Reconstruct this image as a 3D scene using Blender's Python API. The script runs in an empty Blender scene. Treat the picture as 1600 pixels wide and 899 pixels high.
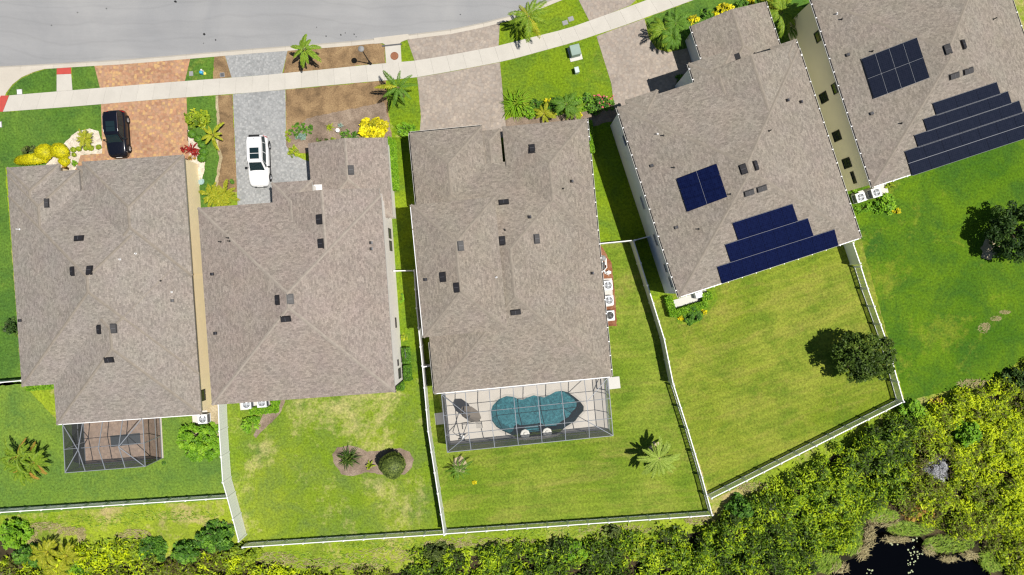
import bpy, math, random
import numpy as np
from mathutils import Vector, Matrix
from mathutils.geometry import tessellate_polygon

# ------------------------------------------------------------------ camera, sky, sun, exposure
SC = bpy.context.scene
COL = SC.collection
H = 62.0            # drone height (m)
S = 17.0            # photo pixels per metre on the ground
R = math.radians

cam = bpy.data.cameras.new("camera"); cam_o = bpy.data.objects.new("camera", cam); COL.objects.link(cam_o)
cam_o.location = (0, 0, H); cam_o.rotation_euler = (0, 0, 0)
cam.sensor_fit = 'HORIZONTAL'; cam.sensor_width = 36.0
cam.lens = 18.0 / ((800.0 / S) / H); cam.clip_start = 0.5; cam.clip_end = 2000.0
SC.camera = cam_o

SUN_EL = 68.5
sun_dir = Vector((0.982, -0.19, 0)).normalized()          # horizontal direction towards the sun
world = bpy.data.worlds.new("World"); SC.world = world; world.use_nodes = True
wn = world.node_tree.nodes; wl = world.node_tree.links
sky = wn.new("ShaderNodeTexSky"); sky.sky_type = 'NISHITA'; sky.sun_disc = False; sky.ozone_density = 3.0; sky.dust_density = 0.3
sky.sun_elevation = R(SUN_EL); sky.sun_rotation = math.atan2(sun_dir.x, sun_dir.y)
wl.new(sky.outputs[0], wn["Background"].inputs[0]); wn["Background"].inputs[1].default_value = 0.05
sl = bpy.data.lights.new("sun", 'SUN'); sl.energy = 5.0; sl.angle = R(0.5); sl.color = (1.0, 0.955, 0.88)
so = bpy.data.objects.new("sun", sl); COL.objects.link(so)
dv = Vector((sun_dir.x*math.cos(R(SUN_EL)), sun_dir.y*math.cos(R(SUN_EL)), math.sin(R(SUN_EL))))
so.rotation_euler = dv.to_track_quat('Z', 'Y').to_euler()
so.location = (20, -5, 40)
SC.view_settings.view_transform = 'Standard'; SC.view_settings.look = 'None'
SC.view_settings.gamma = 1.0; SC.view_settings.exposure = 0.10; SC.view_settings.use_curve_mapping = False
SC.render.engine = 'CYCLES'
SC.cycles.use_denoising = True
SC.cycles.max_bounces = 6; SC.cycles.diffuse_bounces = 3; SC.cycles.transparent_max_bounces = 12
SC.cycles.caustics_reflective = False; SC.cycles.caustics_refractive = False
SC.cycles.filter_width = 1.3

rng = random.Random(7)
nr = np.random.default_rng(11)

# ------------------------------------------------------------------ helpers: coordinates
def W(px, py, z=0.0):
    """place seen at photo pixel (px,py) and standing z metres above the ground -> world"""
    s = (1.0 - z / H) / S
    return Vector(((px - 800.0) * s, (449.5 - py) * s, z))
def WG(pts, z=0.0): return [W(p[0], p[1], z) for p in pts]

# ------------------------------------------------------------------ helpers: objects
ORG = {}
def tag(o, label=None, cat=None, group=None, kind=None):
    if label: o["label"] = label
    if cat: o["category"] = cat
    if group: o["group"] = group
    if kind: o["kind"] = kind
    return o
def empty(name, loc, label=None, cat=None, group=None, rz=0.0):
    o = bpy.data.objects.new(name, None); COL.objects.link(o)
    o.location = loc; o.rotation_euler = (0, 0, rz); o.empty_display_size = 0.3
    ORG[o] = Vector(loc)
    return tag(o, label, cat, group)
def link(name, me, parent=None, loc=(0, 0, 0), rz=0.0):
    o = bpy.data.objects.new(name, me); COL.objects.link(o)
    if parent is not None:
        o.parent = parent; ORG[o] = ORG.get(parent, Vector((0, 0, 0)))
    else: ORG[o] = Vector(loc)
    o.location = loc; o.rotation_euler = (0, 0, rz)
    return o
def copy_tree(o, parent=None):
    c = o.copy(); COL.objects.link(c); c.parent = parent
    for ch in list(o.children): copy_tree(ch, c)
    return c

class MB:
    """collects faces of one mesh"""
    def __init__(s): s.v = []; s.f = []; s.uv = []; s.mi = []
    def face(s, pts, uv=None, mi=0):
        b = len(s.v); s.v += [tuple(p) for p in pts]; s.f.append(tuple(range(b, b+len(pts))))
        s.uv.append(uv if uv else [(0, 0)]*len(pts)); s.mi.append(mi); return s
    def hexa(s, c, mi=0):
        """8 corners: 0-3 bottom ccw, 4-7 top ccw"""
        for q in ((3,2,1,0),(4,5,6,7),(0,1,5,4),(1,2,6,5),(2,3,7,6),(3,0,4,7)): s.face([c[i] for i in q], None, mi)
        return s
    def box(s, x0, y0, z0, x1, y1, z1, M=None, mi=0):
        c = [Vector(p) for p in ((x0,y0,z0),(x1,y0,z0),(x1,y1,z0),(x0,y1,z0),(x0,y0,z1),(x1,y0,z1),(x1,y1,z1),(x0,y1,z1))]
        if M is not None: c = [M @ p for p in c]
        return s.hexa(c, mi)
    def bar(s, a, b, w, h=None, mi=0):
        """square bar between two points"""
        a = Vector(a); b = Vector(b); h = h or w; d = (b-a).normalized()
        x = d.cross(Vector((0,0,1)))
        if x.length < 1e-4: x = Vector((1,0,0))
        x.normalize(); y = x.cross(d).normalized(); x = x*w/2; y = y*h/2
        c = [a-x-y, a+x-y, a+x+y, a-x+y, b-x-y, b+x-y, b+x+y, b-x+y]
        for q in ((0,1,2,3),(7,6,5,4),(0,4,5,1),(1,5,6,2),(2,6,7,3),(3,7,4,0)): s.face([c[i] for i in q], None, mi)
        return s
    def tube(s, path, radii, n=8, mi=0, cap=True):
        path = [Vector(p) for p in path]; rings = []
        for i, p in enumerate(path):
            d = (path[min(i+1, len(path)-1)] - path[max(i-1, 0)]).normalized()
            x = d.cross(Vector((0.03, 0.9, 0.1))).normalized(); y = d.cross(x).normalized()
            rings.append([p + (x*math.cos(2*math.pi*k/n) + y*math.sin(2*math.pi*k/n))*radii[i] for k in range(n)])
        for i in range(len(rings)-1):
            for k in range(n):
                s.face([rings[i][k], rings[i][(k+1) % n], rings[i+1][(k+1) % n], rings[i+1][k]], None, mi)
        if cap: s.face(rings[0][::-1], None, mi); s.face(rings[-1], None, mi)
        return s
    def lathe(s, prof, n=20, c=(0,0,0), mi=0, cap=True):
        c = Vector(c); rings = [[c + Vector((r*math.cos(2*math.pi*k/n), r*math.sin(2*math.pi*k/n), z)) for k in range(n)] for r, z in prof]
        for i in range(len(rings)-1):
            for k in range(n):
                s.face([rings[i][k], rings[i][(k+1) % n], rings[i+1][(k+1) % n], rings[i+1][k]], None, mi)
        if cap: s.face(rings[0][::-1], None, mi); s.face(rings[-1], None, mi)
        return s
    def poly(s, loops, z, mi=0, flip=False):
        """flat polygon with holes; loops are lists of Vectors"""
        L = [[Vector((p[0], p[1], z)) for p in lp] for lp in loops]; flat = [p for lp in L for p in lp]
        b = len(s.v); s.v += [tuple(p) for p in flat]
        for t in tessellate_polygon(L):
            a, c, d = [flat[i] for i in t]
            t = list(t)
            if (c-a).cross(d-a).z < 0: t = t[::-1]
            s.f.append(tuple(b+i for i in t)); s.uv.append([(flat[i].x, flat[i].y) for i in t]); s.mi.append(mi)
        return s
    def slab(s, loop, z0, z1, mi=0):
        s.poly([loop], z1, mi)
        n = len(loop)
        area = sum(loop[i][0]*loop[(i+1) % n][1]-loop[(i+1) % n][0]*loop[i][1] for i in range(n))
        lp = loop if area > 0 else loop[::-1]
        for i in range(n):
            a, b = lp[i], lp[(i+1) % n]
            s.face([(a[0],a[1],z0),(b[0],b[1],z0),(b[0],b[1],z1),(a[0],a[1],z1)], None, mi)
        return s
    def mesh(s, name, mats, smooth=False, org=Vector((0,0,0)), weld=False):
        me = bpy.data.meshes.new(name)
        me.from_pydata([(p[0]-org[0], p[1]-org[1], p[2]-org[2]) for p in s.v], [], s.f)
        for m in (mats if isinstance(mats, (list, tuple)) else [mats]): me.materials.append(m)
        ul = me.uv_layers.new(name="UVMap"); k = 0
        flat = [c for u in s.uv for p in u for c in p]
        ul.data.foreach_set("uv", flat)
        me.polygons.foreach_set("material_index", s.mi)
        if weld:
            import bmesh
            bm = bmesh.new(); bm.from_mesh(me); bmesh.ops.remove_doubles(bm, verts=bm.verts, dist=1e-4); bm.to_mesh(me); bm.free()
        if smooth: me.polygons.foreach_set("use_smooth", [True]*len(me.polygons))
        me.update()
        return me
    def build(s, name, mats, parent=None, smooth=False, loc=None, weld=False):
        """vertices are world coordinates"""
        org = ORG[parent] if parent is not None else Vector(loc or (0,0,0))
        me = s.mesh(name, mats, smooth, org, weld)
        return link(name, me, parent, (0,0,0) if parent is not None else org)

# ------------------------------------------------------------------ materials
class NT:
    def __init__(s, name):
        s.m = bpy.data.materials.new(name); s.m.use_nodes = True; s.t = s.m.node_tree
        s.b = s.t.nodes["Principled BSDF"]; s.out = s.t.nodes["Material Output"]
        s.b.inputs["Specular IOR Level"].default_value = 0.3
    def n(s, typ, **kw):
        x = s.t.nodes.new("ShaderNode"+typ)
        for k, v in kw.items(): setattr(x, k, v)
        return x
    def l(s, a, b): s.t.links.new(a, b)
    def coord(s, uv=False):
        if uv: return s.n("TexCoord").outputs["UV"]
        return s.n("NewGeometry").outputs["Position"]
    def noise(s, vec, scale, detail=3, rough=0.55, dist=0.0):
        x = s.n("TexNoise"); x.inputs["Scale"].default_value = scale; x.inputs["Detail"].default_value = detail
        x.inputs["Roughness"].default_value = rough; x.inputs["Distortion"].default_value = dist
        s.l(vec, x.inputs["Vector"]); return x.outputs["Fac"]
    def ramp(s, fac, stops):
        x = s.n("ValToRGB"); e = x.color_ramp.elements
        while len(e) < len(stops): e.new(0.5)
        for i, (p, c) in enumerate(stops):
            e[i].position = p; e[i].color = (c, c, c, 1) if isinstance(c, (int, float)) else (*c, 1)
        s.l(fac, x.inputs[0]); return x.outputs[0]
    def mix(s, fac, a, b, mode='MIX'):
        x = s.n("Mix", data_type='RGBA', blend_type=mode)
        for sock, v in ((x.inputs[0], fac), (x.inputs[6], a), (x.inputs[7], b)):
            if isinstance(v, (int, float)): sock.default_value = v if sock == x.inputs[0] else (v, v, v, 1)
            elif isinstance(v, tuple): sock.default_value = (*v, 1)
            else: s.l(v, sock)
        return x.outputs[2]
    def mapping(s, vec, rot=0.0, scale=(1,1,1)):
        x = s.n("Mapping"); x.inputs["Rotation"].default_value = (0, 0, rot); x.inputs["Scale"].default_value = scale
        s.l(vec, x.inputs["Vector"]); return x.outputs[0]
    def bump(s, h, strength=0.3, dist=0.05):
        x = s.n("Bump"); x.inputs["Strength"].default_value = strength; x.inputs["Distance"].default_value = dist
        s.l(h, x.inputs["Height"]); s.l(x.outputs[0], s.b.inputs["Normal"])
    def done(s, col, rough=0.8, metal=0.0):
        if isinstance(col, tuple): s.b.inputs["Base Color"].default_value = (*col, 1)
        else: s.l(col, s.b.inputs["Base Color"])
        s.b.inputs["Roughness"].default_value = rough; s.b.inputs["Metallic"].default_value = metal
        return s.m

def mul(c, k): return tuple(min(1.0, x*k) for x in c)
def plain(name, col, rough=0.6, metal=0.0, vary=0.12, scale=3.0, bump=0.0):
    t = NT(name); v = t.coord(); f = t.noise(v, scale, 4)
    c = t.mix(f, mul(col, 1-vary), mul(col, 1+vary))
    if bump: t.bump(t.noise(v, scale*8, 3), bump, 0.02)
    return t.done(c, rough, metal)

def lawn(name, a, b, dark, dry=(0.36, 0.29, 0.13), dry_lo=0.62, dry_hi=0.74, stripe=None, dry_scale=0.16):
    t = NT(name); v = t.coord()
    big = t.noise(v, 0.11, 4, 0.6, 0.4)
    c = t.mix(t.ramp(big, [(0.36, 0.0), (0.62, 1.0)]), a, b)
    mid = t.noise(v, 0.38, 7, 0.72, 0.5)
    c = t.mix(t.ramp(mid, [(0.42, 0.0), (0.66, 0.85)]), c, dark)
    d = t.noise(v, dry_scale, 7, 0.68, 0.6)
    d2 = t.noise(v, 1.6, 4, 0.7)
    dm = t.mix(0.30, d, d2)
    c = t.mix(t.ramp(dm, [(dry_lo, 0.0), (dry_hi, 0.85)]), c, dry)
    if stripe is not None:
        w = t.n("TexWave"); w.wave_type = 'BANDS'; w.bands_direction = 'Y'; w.inputs["Scale"].default_value = 0.42
        w.inputs["Distortion"].default_value = 1.6; w.inputs["Detail"].default_value = 2.0; w.inputs["Detail Scale"].default_value = 0.4
        mv = t.mapping(v, -stripe); t.l(mv, w.inputs["Vector"])
        c = t.mix(0.22, c, t.ramp(w.outputs["Fac"], [(0.2, 0.55), (0.8, 1.0)]), 'MULTIPLY')
        st = t.noise(t.mapping(mv, 0.0, (0.14, 0.75, 1.0)), 1.0, 6, 0.7, 0.5)
        c = t.mix(t.ramp(st, [(0.50, 0.0), (0.70, 0.45)]), c, dry)
        c = t.mix(t.ramp(st, [(0.30, 0.5), (0.46, 0.0)]), c, dark)
    fine = t.noise(v, 5.0, 5, 0.75)
    c = t.mix(0.85, c, t.ramp(fine, [(0.30, 0.40), (0.5, 0.95), (0.70, 1.45)]), 'MULTIPLY')
    vf = t.noise(v, 22.0, 2, 0.6)
    c = t.mix(0.6, c, t.ramp(vf, [(0.3, 0.6), (0.7, 1.3)]), 'MULTIPLY')
    t.bump(vf, 0.6, 0.05)
    t.b.inputs["Specular IOR Level"].default_value = 0.1
    return t.done(c, 0.95)

def soil(name, cols, scale=0.7, fine=9.0, rough=0.95):
    t = NT(name); v = t.coord()
    c = t.ramp(t.noise(v, scale, 6, 0.65, 0.5), [(0.32, cols[0]), (0.5, cols[1]), (0.68, cols[2])])
    f = t.noise(v, fine, 4, 0.75)
    c = t.mix(0.8, c, t.ramp(f, [(0.3, 0.5), (0.55, 1.0), (0.75, 1.4)]), 'MULTIPLY')
    t.bump(f, 0.7, 0.06)
    return t.done(c, rough)

def pavers(name, cols, size=0.23, ratio=1.6, mortar=(0.25, 0.21, 0.17), rot=0.0, dirt=0.35, blend=0.75):
    """small tumbled pavers, a few pixels each in the photograph"""
    t = NT(name); pos = t.coord(); v = t.mapping(pos, rot)
    vo = t.n("TexVoronoi"); vo.distance = 'CHEBYCHEV'; vo.inputs["Scale"].default_value = 1.0/(size*1.25); vo.inputs["Randomness"].default_value = 0.75
    t.l(v, vo.inputs["Vector"])
    sp = t.n("SeparateColor"); t.l(vo.outputs["Color"], sp.inputs[0])
    n = len(cols)
    c = t.ramp(sp.outputs[0], [(i/(n-1), cols[i]) for i in range(n)])
    avg = tuple(sum(k[i] for k in cols)/n for i in range(3))
    c = t.mix(1-blend, c, avg)
    c = t.mix(t.ramp(vo.outputs["Distance"], [(0.36, 0.0), (0.55, 0.55)]), c, mortar)
    c = t.mix(dirt, c, t.ramp(t.noise(pos, 0.45, 6, 0.65, 0.6), [(0.3, 0.72), (0.55, 1.0), (0.75, 1.22)]), 'MULTIPLY')
    c = t.mix(0.5, c, t.ramp(t.noise(pos, 11, 4, 0.75), [(0.3, 0.72), (0.7, 1.28)]), 'MULTIPLY')
    t.bump(vo.outputs["Distance"], -0.3, 0.02)
    return t.done(c, 0.85)

def concrete(name, col, stain=0.25, scale=0.5):
    t = NT(name); v = t.coord()
    c = t.mix(stain, col, t.ramp(t.noise(v, scale, 6, 0.65, 0.8), [(0.3, mul(col, 0.72)), (0.7, mul(col, 1.15))]))
    f = t.noise(v, 18, 4, 0.7)
    c = t.mix(0.35, c, t.ramp(f, [(0.3, 0.75), (0.7, 1.2)]), 'MULTIPLY')
    info = t.n("ObjectInfo")
    c = t.mix(0.6, c, t.ramp(info.outputs["Random"], [(0.0, 0.94), (1.0, 1.03)]), 'MULTIPLY')
    t.bump(f, 0.15, 0.01)
    return t.done(c, 0.85)

def shingles(name, base, warm, pale):
    """asphalt shingles: tab width and course height in metres, laid along each slope through the UVs"""
    t = NT(name); uv = t.coord(True); pos = t.coord()
    br = t.n("TexBrick"); br.inputs["Scale"].default_value = 1.0; br.inputs["Brick Width"].default_value = 0.24
    br.inputs["Row Height"].default_value = 0.145; br.inputs["Mortar Size"].default_value = 0.008; br.inputs["Mortar Smooth"].default_value = 0.3
    br.inputs["Color1"].default_value = (0, 0, 0, 1); br.inputs["Color2"].default_value = (1, 1, 1, 1); br.inputs["Mortar"].default_value = (0.3, 0.3, 0.3, 1)
    t.l(uv, br.inputs["Vector"])
    c = t.mix(t.ramp(t.noise(pos, 0.30, 6, 0.7, 0.5), [(0.38, 0.0), (0.68, 0.5)]), base, warm)
    c = t.mix(t.ramp(t.noise(pos, 0.9, 6, 0.75, 0.8), [(0.48, 0.0), (0.75, 0.28)]), c, pale)
    hue = t.n("TexNoise"); hue.inputs["Scale"].default_value = 0.55; hue.inputs["Detail"].default_value = 4; t.l(pos, hue.inputs["Vector"])
    c = t.mix(0.10, c, t.mix(1.0, t.mix(0.55, hue.outputs["Color"], (0.5, 0.5, 0.5)), 2.0, 'MULTIPLY'), 'MULTIPLY')
    c = t.mix(0.8, c, t.ramp(br.outputs["Color"], [(0.0, 0.74), (0.5, 1.0), (1.0, 1.24)]), 'MULTIPLY')
    c = t.mix(0.22, c, t.ramp(t.noise(pos, 0.25, 5, 0.6, 0.5), [(0.3, 0.80), (0.7, 1.15)]), 'MULTIPLY')
    c = t.mix(0.12, c, t.ramp(t.noise(t.mapping(uv, 0.0, (1.2, 0.10, 1.0)), 1.0, 5, 0.7, 0.3), [(0.3, 0.74), (0.62, 1.1)]), 'MULTIPLY')
    c = t.mix(0.7, c, t.ramp(t.noise(pos, 11.0, 3, 0.75, 0.4), [(0.30, 0.55), (0.5, 0.98), (0.70, 1.38)]), 'MULTIPLY')
    t.bump(br.outputs["Fac"], -0.5, 0.03)
    t.b.inputs["Specular IOR Level"].default_value = 0.15
    return t.done(c, 0.95)

def leafmat(name, c0, c1, c2, trans=0.18):
    t = NT(name); at = t.n("Attribute", attribute_name="tint")
    c = t.ramp(at.outputs["Fac"], [(0.0, c0), (0.5, c1), (1.0, c2)])
    t.l(c, t.b.inputs["Base Color"]); t.b.inputs["Roughness"].default_value = 0.55; t.b.inputs["Specular IOR Level"].default_value = 0.25
    tr = t.n("BsdfTranslucent"); t.l(c, tr.inputs[0])
    mx = t.n("MixShader"); mx.inputs[0].default_value = trans
    t.l(t.b.outputs[0], mx.inputs[1]); t.l(tr.outputs[0], mx.inputs[2]); t.l(mx.outputs[0], t.out.inputs[0])
    return t.m

def screenmat(name, col, opacity):
    """insect screen: a fine dark mesh the eye sees through"""
    t = NT(name); t.b.inputs["Base Color"].default_value = (*col, 1); t.b.inputs["Roughness"].default_value = 0.6
    tr = t.n("BsdfTransparent"); mx = t.n("MixShader"); mx.inputs[0].default_value = opacity
    t.l(tr.outputs[0], mx.inputs[1]); t.l(t.b.outputs[0], mx.inputs[2]); t.l(mx.outputs[0], t.out.inputs[0])
    return t.m

def watermat(name, tint, rough=0.05, wave=6.0, strength=0.05):
    t = NT(name); v = t.coord()
    gl = t.n("BsdfGlossy"); gl.inputs["Roughness"].default_value = rough
    bp = t.n("Bump"); bp.inputs["Strength"].default_value = strength; bp.inputs["Distance"].default_value = 0.1
    t.l(t.noise(v, wave, 4, 0.6, 0.5), bp.inputs["Height"]); t.l(bp.outputs[0], gl.inputs["Normal"])
    tr = t.n("BsdfTransparent"); tr.inputs[0].default_value = (*tint, 1)
    fr = t.n("Fresnel"); fr.inputs[0].default_value = 1.33; t.l(bp.outputs[0], fr.inputs["Normal"])
    mx = t.n("MixShader"); t.l(fr.outputs[0], mx.inputs[0]); t.l(tr.outputs[0], mx.inputs[1]); t.l(gl.outputs[0], mx.inputs[2])
    t.l(mx.outputs[0], t.out.inputs[0])
    return t.m

M = {}
M['asphalt'] = None
def road_mat():
    t = NT("road_asphalt"); v = t.coord()
    c = t.ramp(t.noise(v, 0.12, 6, 0.6, 0.7), [(0.3, (0.265, 0.268, 0.275)), (0.7, (0.325, 0.323, 0.322))])
    w = t.n("TexWave"); w.wave_type = 'RINGS'; w.inputs["Scale"].default_value = 0.10; w.inputs["Distortion"].default_value = 7.0
    w.inputs["Detail"].default_value = 4.0; w.inputs["Detail Scale"].default_value = 0.5
    t.l(v, w.inputs["Vector"])
    c = t.mix(0.15, c, t.ramp(w.outputs["Fac"], [(0.35, 1.0), (0.5, 0.6), (0.65, 1.0)]), 'MULTIPLY')
    c = t.mix(0.35, c, t.ramp(t.noise(t.mapping(v, R(6), (0.08, 0.9, 1.0)), 1.0, 5, 0.65, 0.4), [(0.32, 0.82), (0.6, 1.06)]), 'MULTIPLY')
    f = t.noise(v, 16, 4, 0.75)
    c = t.mix(0.45, c, t.ramp(f, [(0.3, 0.7), (0.7, 1.25)]), 'MULTIPLY')
    t.bump(f, 0.3, 0.02)
    return t.done(c, 0.9)
M['asphalt'] = road_mat()
M['kerb'] = concrete("kerb_concrete", (0.52, 0.475, 0.405))
M['walk'] = concrete("sidewalk_concrete", (0.525, 0.495, 0.44), 0.3)
M['deck'] = concrete("pool_deck_concrete", (0.68, 0.63, 0.56), 0.35)
M['pad'] = concrete("pad_concrete", (0.60, 0.58, 0.54), 0.2)
M['red'] = plain("red_ramp_paint", (0.46, 0.07, 0.055), 0.8, vary=0.2)
M['orange'] = pavers("orange_pavers", [(0.30, 0.15, 0.09), (0.42, 0.22, 0.13), (0.46, 0.27, 0.16), (0.40, 0.24, 0.17), (0.58, 0.38, 0.15), (0.46, 0.23, 0.14)], 0.20, 1.5, (0.30, 0.19, 0.12), R(4))
M['grey'] = pavers("grey_pavers", [(0.22, 0.23, 0.23), (0.34, 0.345, 0.345), (0.29, 0.295, 0.295), (0.42, 0.42, 0.41), (0.33, 0.335, 0.335)], 0.16, 1.5, (0.23, 0.23, 0.23), R(4), 0.35, 0.65)
M['tan'] = pavers("tan_pavers", [(0.29, 0.245, 0.205), (0.37, 0.315, 0.265), (0.33, 0.29, 0.255), (0.42, 0.355, 0.29), (0.34, 0.275, 0.23)], 0.20, 1.5, (0.26, 0.22, 0.19), R(6), 0.5)
M['pinkpav'] = pavers("patio_pavers", [(0.30, 0.21, 0.16), (0.38, 0.28, 0.21), (0.34, 0.25, 0.20), (0.42, 0.31, 0.23)], 0.24, 1.6, (0.24, 0.18, 0.14), R(4))
M['lawn_g'] = lawn("lawn_deep_green", (0.079, 0.176, 0.022), (0.130, 0.230, 0.033), (0.058, 0.135, 0.027), dry=(0.32, 0.32, 0.06), dry_lo=0.58, dry_hi=0.76)
M['lawn_r'] = lawn("lawn_right_green", (0.063, 0.149, 0.007), (0.126, 0.221, 0.010), (0.042, 0.113, 0.015), dry=(0.25, 0.28, 0.03), dry_lo=0.55, dry_hi=0.70)
M['lawn_1'] = lawn("lawn_left_yard", (0.126, 0.225, 0.030), (0.186, 0.279, 0.037), (0.093, 0.180, 0.037), dry=(0.30, 0.35, 0.06), dry_lo=0.58, dry_hi=0.76)
M['lawn_2'] = lawn("lawn_dry_yard", (0.144, 0.239, 0.015), (0.237, 0.310, 0.025), (0.130, 0.194, 0.044), dry=(0.47, 0.42, 0.17), dry_lo=0.515, dry_hi=0.645, dry_scale=0.22)
M['lawn_3'] = lawn("lawn_pool_yard", (0.165, 0.25, 0.018), (0.245, 0.305, 0.040), (0.115, 0.195, 0.018), dry=(0.34, 0.29, 0.08), dry_lo=0.57, dry_hi=0.74, stripe=R(5.5))
M['lawn_4'] = lawn("lawn_fenced_yard", (0.18, 0.245, 0.018), (0.265, 0.305, 0.040), (0.11, 0.185, 0.016), dry=(0.33, 0.28, 0.07), dry_lo=0.54, dry_hi=0.74, stripe=R(18))
M['lawn_v'] = lawn("lawn_verge", (0.149, 0.243, 0.010), (0.219, 0.302, 0.015), (0.093, 0.176, 0.022), dry=(0.34, 0.33, 0.06), dry_lo=0.60, dry_hi=0.76)
M['lawn_d'] = lawn("lawn_marsh_edge", (0.20, 0.31, 0.012), (0.30, 0.38, 0.028), (0.17, 0.23, 0.03), dry=(0.47, 0.36, 0.18), dry_lo=0.51, dry_hi=0.63, dry_scale=0.2)
M['mulch'] = soil("bare_mulch", [(0.15, 0.098, 0.052), (0.27, 0.175, 0.09), (0.37, 0.25, 0.13)])
M['mulch_dark'] = soil("grey_mulch", [(0.17, 0.125, 0.09), (0.26, 0.195, 0.145), (0.36, 0.28, 0.21)])
M['mulch_red'] = soil("red_mulch", [(0.16, 0.06, 0.03), (0.27, 0.11, 0.055), (0.36, 0.20, 0.12)])
M['gravel'] = soil("white_gravel", [(0.48, 0.42, 0.34), (0.66, 0.58, 0.47), (0.78, 0.71, 0.60)], 1.5, 12)
M['sand'] = soil("sand_ring", [(0.36, 0.29, 0.17), (0.46, 0.38, 0.24), (0.55, 0.47, 0.32)])
M['marsh'] = soil("marsh_soil", [(0.012, 0.012, 0.007), (0.035, 0.030, 0.012), (0.09, 0.062, 0.030)], 0.4)
M['subsoil'] = plain("subsoil", (0.10, 0.08, 0.05), 0.95)
M['shingle_1'] = shingles("shingles_taupe", (0.264, 0.234, 0.206), (0.278, 0.242, 0.211), (0.309, 0.278, 0.245))
M['shingle_2'] = shingles("shingles_pinkish", (0.274, 0.232, 0.202), (0.296, 0.244, 0.209), (0.323, 0.282, 0.245))
M['shingle_3'] = shingles("shingles_brownish", (0.253, 0.219, 0.183), (0.268, 0.227, 0.186), (0.312, 0.276, 0.234))
M['shingle_4'] = shingles("shingles_warm", (0.253, 0.221, 0.186), (0.266, 0.229, 0.193), (0.304, 0.270, 0.231))
M['cap_l'] = plain("ridge_cap_light", (0.305, 0.265, 0.226), 0.95, vary=0.35, scale=3.0)
M['cap_n'] = plain("ridge_cap_neutral", (0.252, 0.218, 0.180), 0.95, vary=0.35, scale=3.0)
M['fascia'] = plain("white_fascia", (0.62, 0.60, 0.56), 0.5)
M['fascia_g'] = plain("grey_fascia", (0.30, 0.28, 0.26), 0.5)
M['gutter_in'] = plain("gutter_inside", (0.045, 0.035, 0.032), 0.9)
M['white'] = plain("white_vinyl", (0.80, 0.80, 0.80), 0.35, vary=0.04)
M['whitemetal'] = plain("white_metal", (0.78, 0.78, 0.77), 0.4, vary=0.06)
M['cream'] = plain("cream_stucco", (0.92, 0.76, 0.50), 0.9, vary=0.06, scale=1.2, bump=0.1)
M['offwhite'] = plain("offwhite_stucco", (0.90, 0.86, 0.80), 0.9, vary=0.06, scale=1.2, bump=0.1)
M['bluewhite'] = plain("white_stucco", (0.74, 0.76, 0.78), 0.9, vary=0.05, scale=1.2, bump=0.1)
M['beige'] = plain("beige_stucco", (0.90, 0.80, 0.52), 0.9, vary=0.07, scale=0.5, bump=0.1)
M['greige'] = plain("greige_stucco", (0.52, 0.47, 0.40), 0.9, vary=0.06, scale=1.2, bump=0.1)
def glass_dark(name, c=(0.012, 0.016, 0.02), rough=0.06):
    t = NT(name); t.b.inputs["Specular IOR Level"].default_value = 0.5; return t.done(c, rough)
M['glass'] = glass_dark("window_glass")
M['carglass'] = glass_dark("car_glass", (0.012, 0.025, 0.03), 0.04)
M['frame_dk'] = plain("bronze_frame", (0.035, 0.03, 0.028), 0.4)
M['vent'] = plain("roof_vent_metal", (0.022, 0.021, 0.024), 0.45)
M['vent_hi'] = plain("roof_vent_louvre", (0.07, 0.07, 0.08), 0.4)
M['pvc'] = plain("white_pipe", (0.75, 0.75, 0.75), 0.4)
M['leadpipe'] = plain("dark_pipe", (0.03, 0.03, 0.03), 0.5)
def panel_mat(name, a, b, rough=0.12):
    t = NT(name); uv = t.coord(True)
    ck = t.n("TexBrick"); ck.offset = 0.0; ck.inputs["Scale"].default_value = 1.0; ck.inputs["Brick Width"].default_value = 0.16
    ck.inputs["Row Height"].default_value = 0.16; ck.inputs["Mortar Size"].default_value = 0.006
    ck.inputs["Color1"].default_value = (*a, 1); ck.inputs["Color2"].default_value = (*b, 1); ck.inputs["Mortar"].default_value = (*mul(b, 1.5), 1)
    t.l(uv, ck.inputs["Vector"]); t.b.inputs["Specular IOR Level"].default_value = 0.25
    return t.done(ck.outputs["Color"], rough)
M['solar_blue'] = panel_mat("solar_cells_blue", (0.003, 0.005, 0.027), (0.005, 0.009, 0.042))
M['solar_dark'] = panel_mat("solar_cells_dark", (0.010, 0.013, 0.024), (0.014, 0.017, 0.030))
M['solar_edge'] = plain("solar_frame", (0.012, 0.014, 0.02), 0.35)
M['rail_al'] = plain("aluminium_rail", (0.20, 0.21, 0.23), 0.6, 0.0)
M['cage'] = plain("grey_aluminium", (0.24, 0.26, 0.29), 0.4, 0.0)
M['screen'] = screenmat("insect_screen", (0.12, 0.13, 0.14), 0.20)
M['screen_unlit'] = screenmat("insect_screen_unlit", (0.010, 0.012, 0.018), 0.84)  # south and west cage walls: lack of sun put in as darker, denser mesh
M['screen_sunlit'] = screenmat("insect_screen_sunlit", (0.02, 0.022, 0.026), 0.36)  # same mesh on the east wall: sunlight put in as paler colour, lower opacity
M['pool'] = soil("pebble_pool_finish", [(0.025, 0.11, 0.135), (0.075, 0.235, 0.265), (0.17, 0.37, 0.39)], 4.0, 9.0, 0.6)
M['coping'] = plain("pool_coping", (0.56, 0.52, 0.46), 0.7)
M['poolwater'] = watermat("pool_water", (0.62, 0.86, 0.90))
M['pondwater'] = watermat("pond_water", (0.10, 0.10, 0.12), 0.02, 1.5, 0.02)
M['pondbed'] = plain("pond_bed", (0.012, 0.010, 0.014), 0.9)
M['rust'] = plain("rusty_iron", (0.21, 0.085, 0.045), 0.8, vary=0.4, scale=6)
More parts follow.
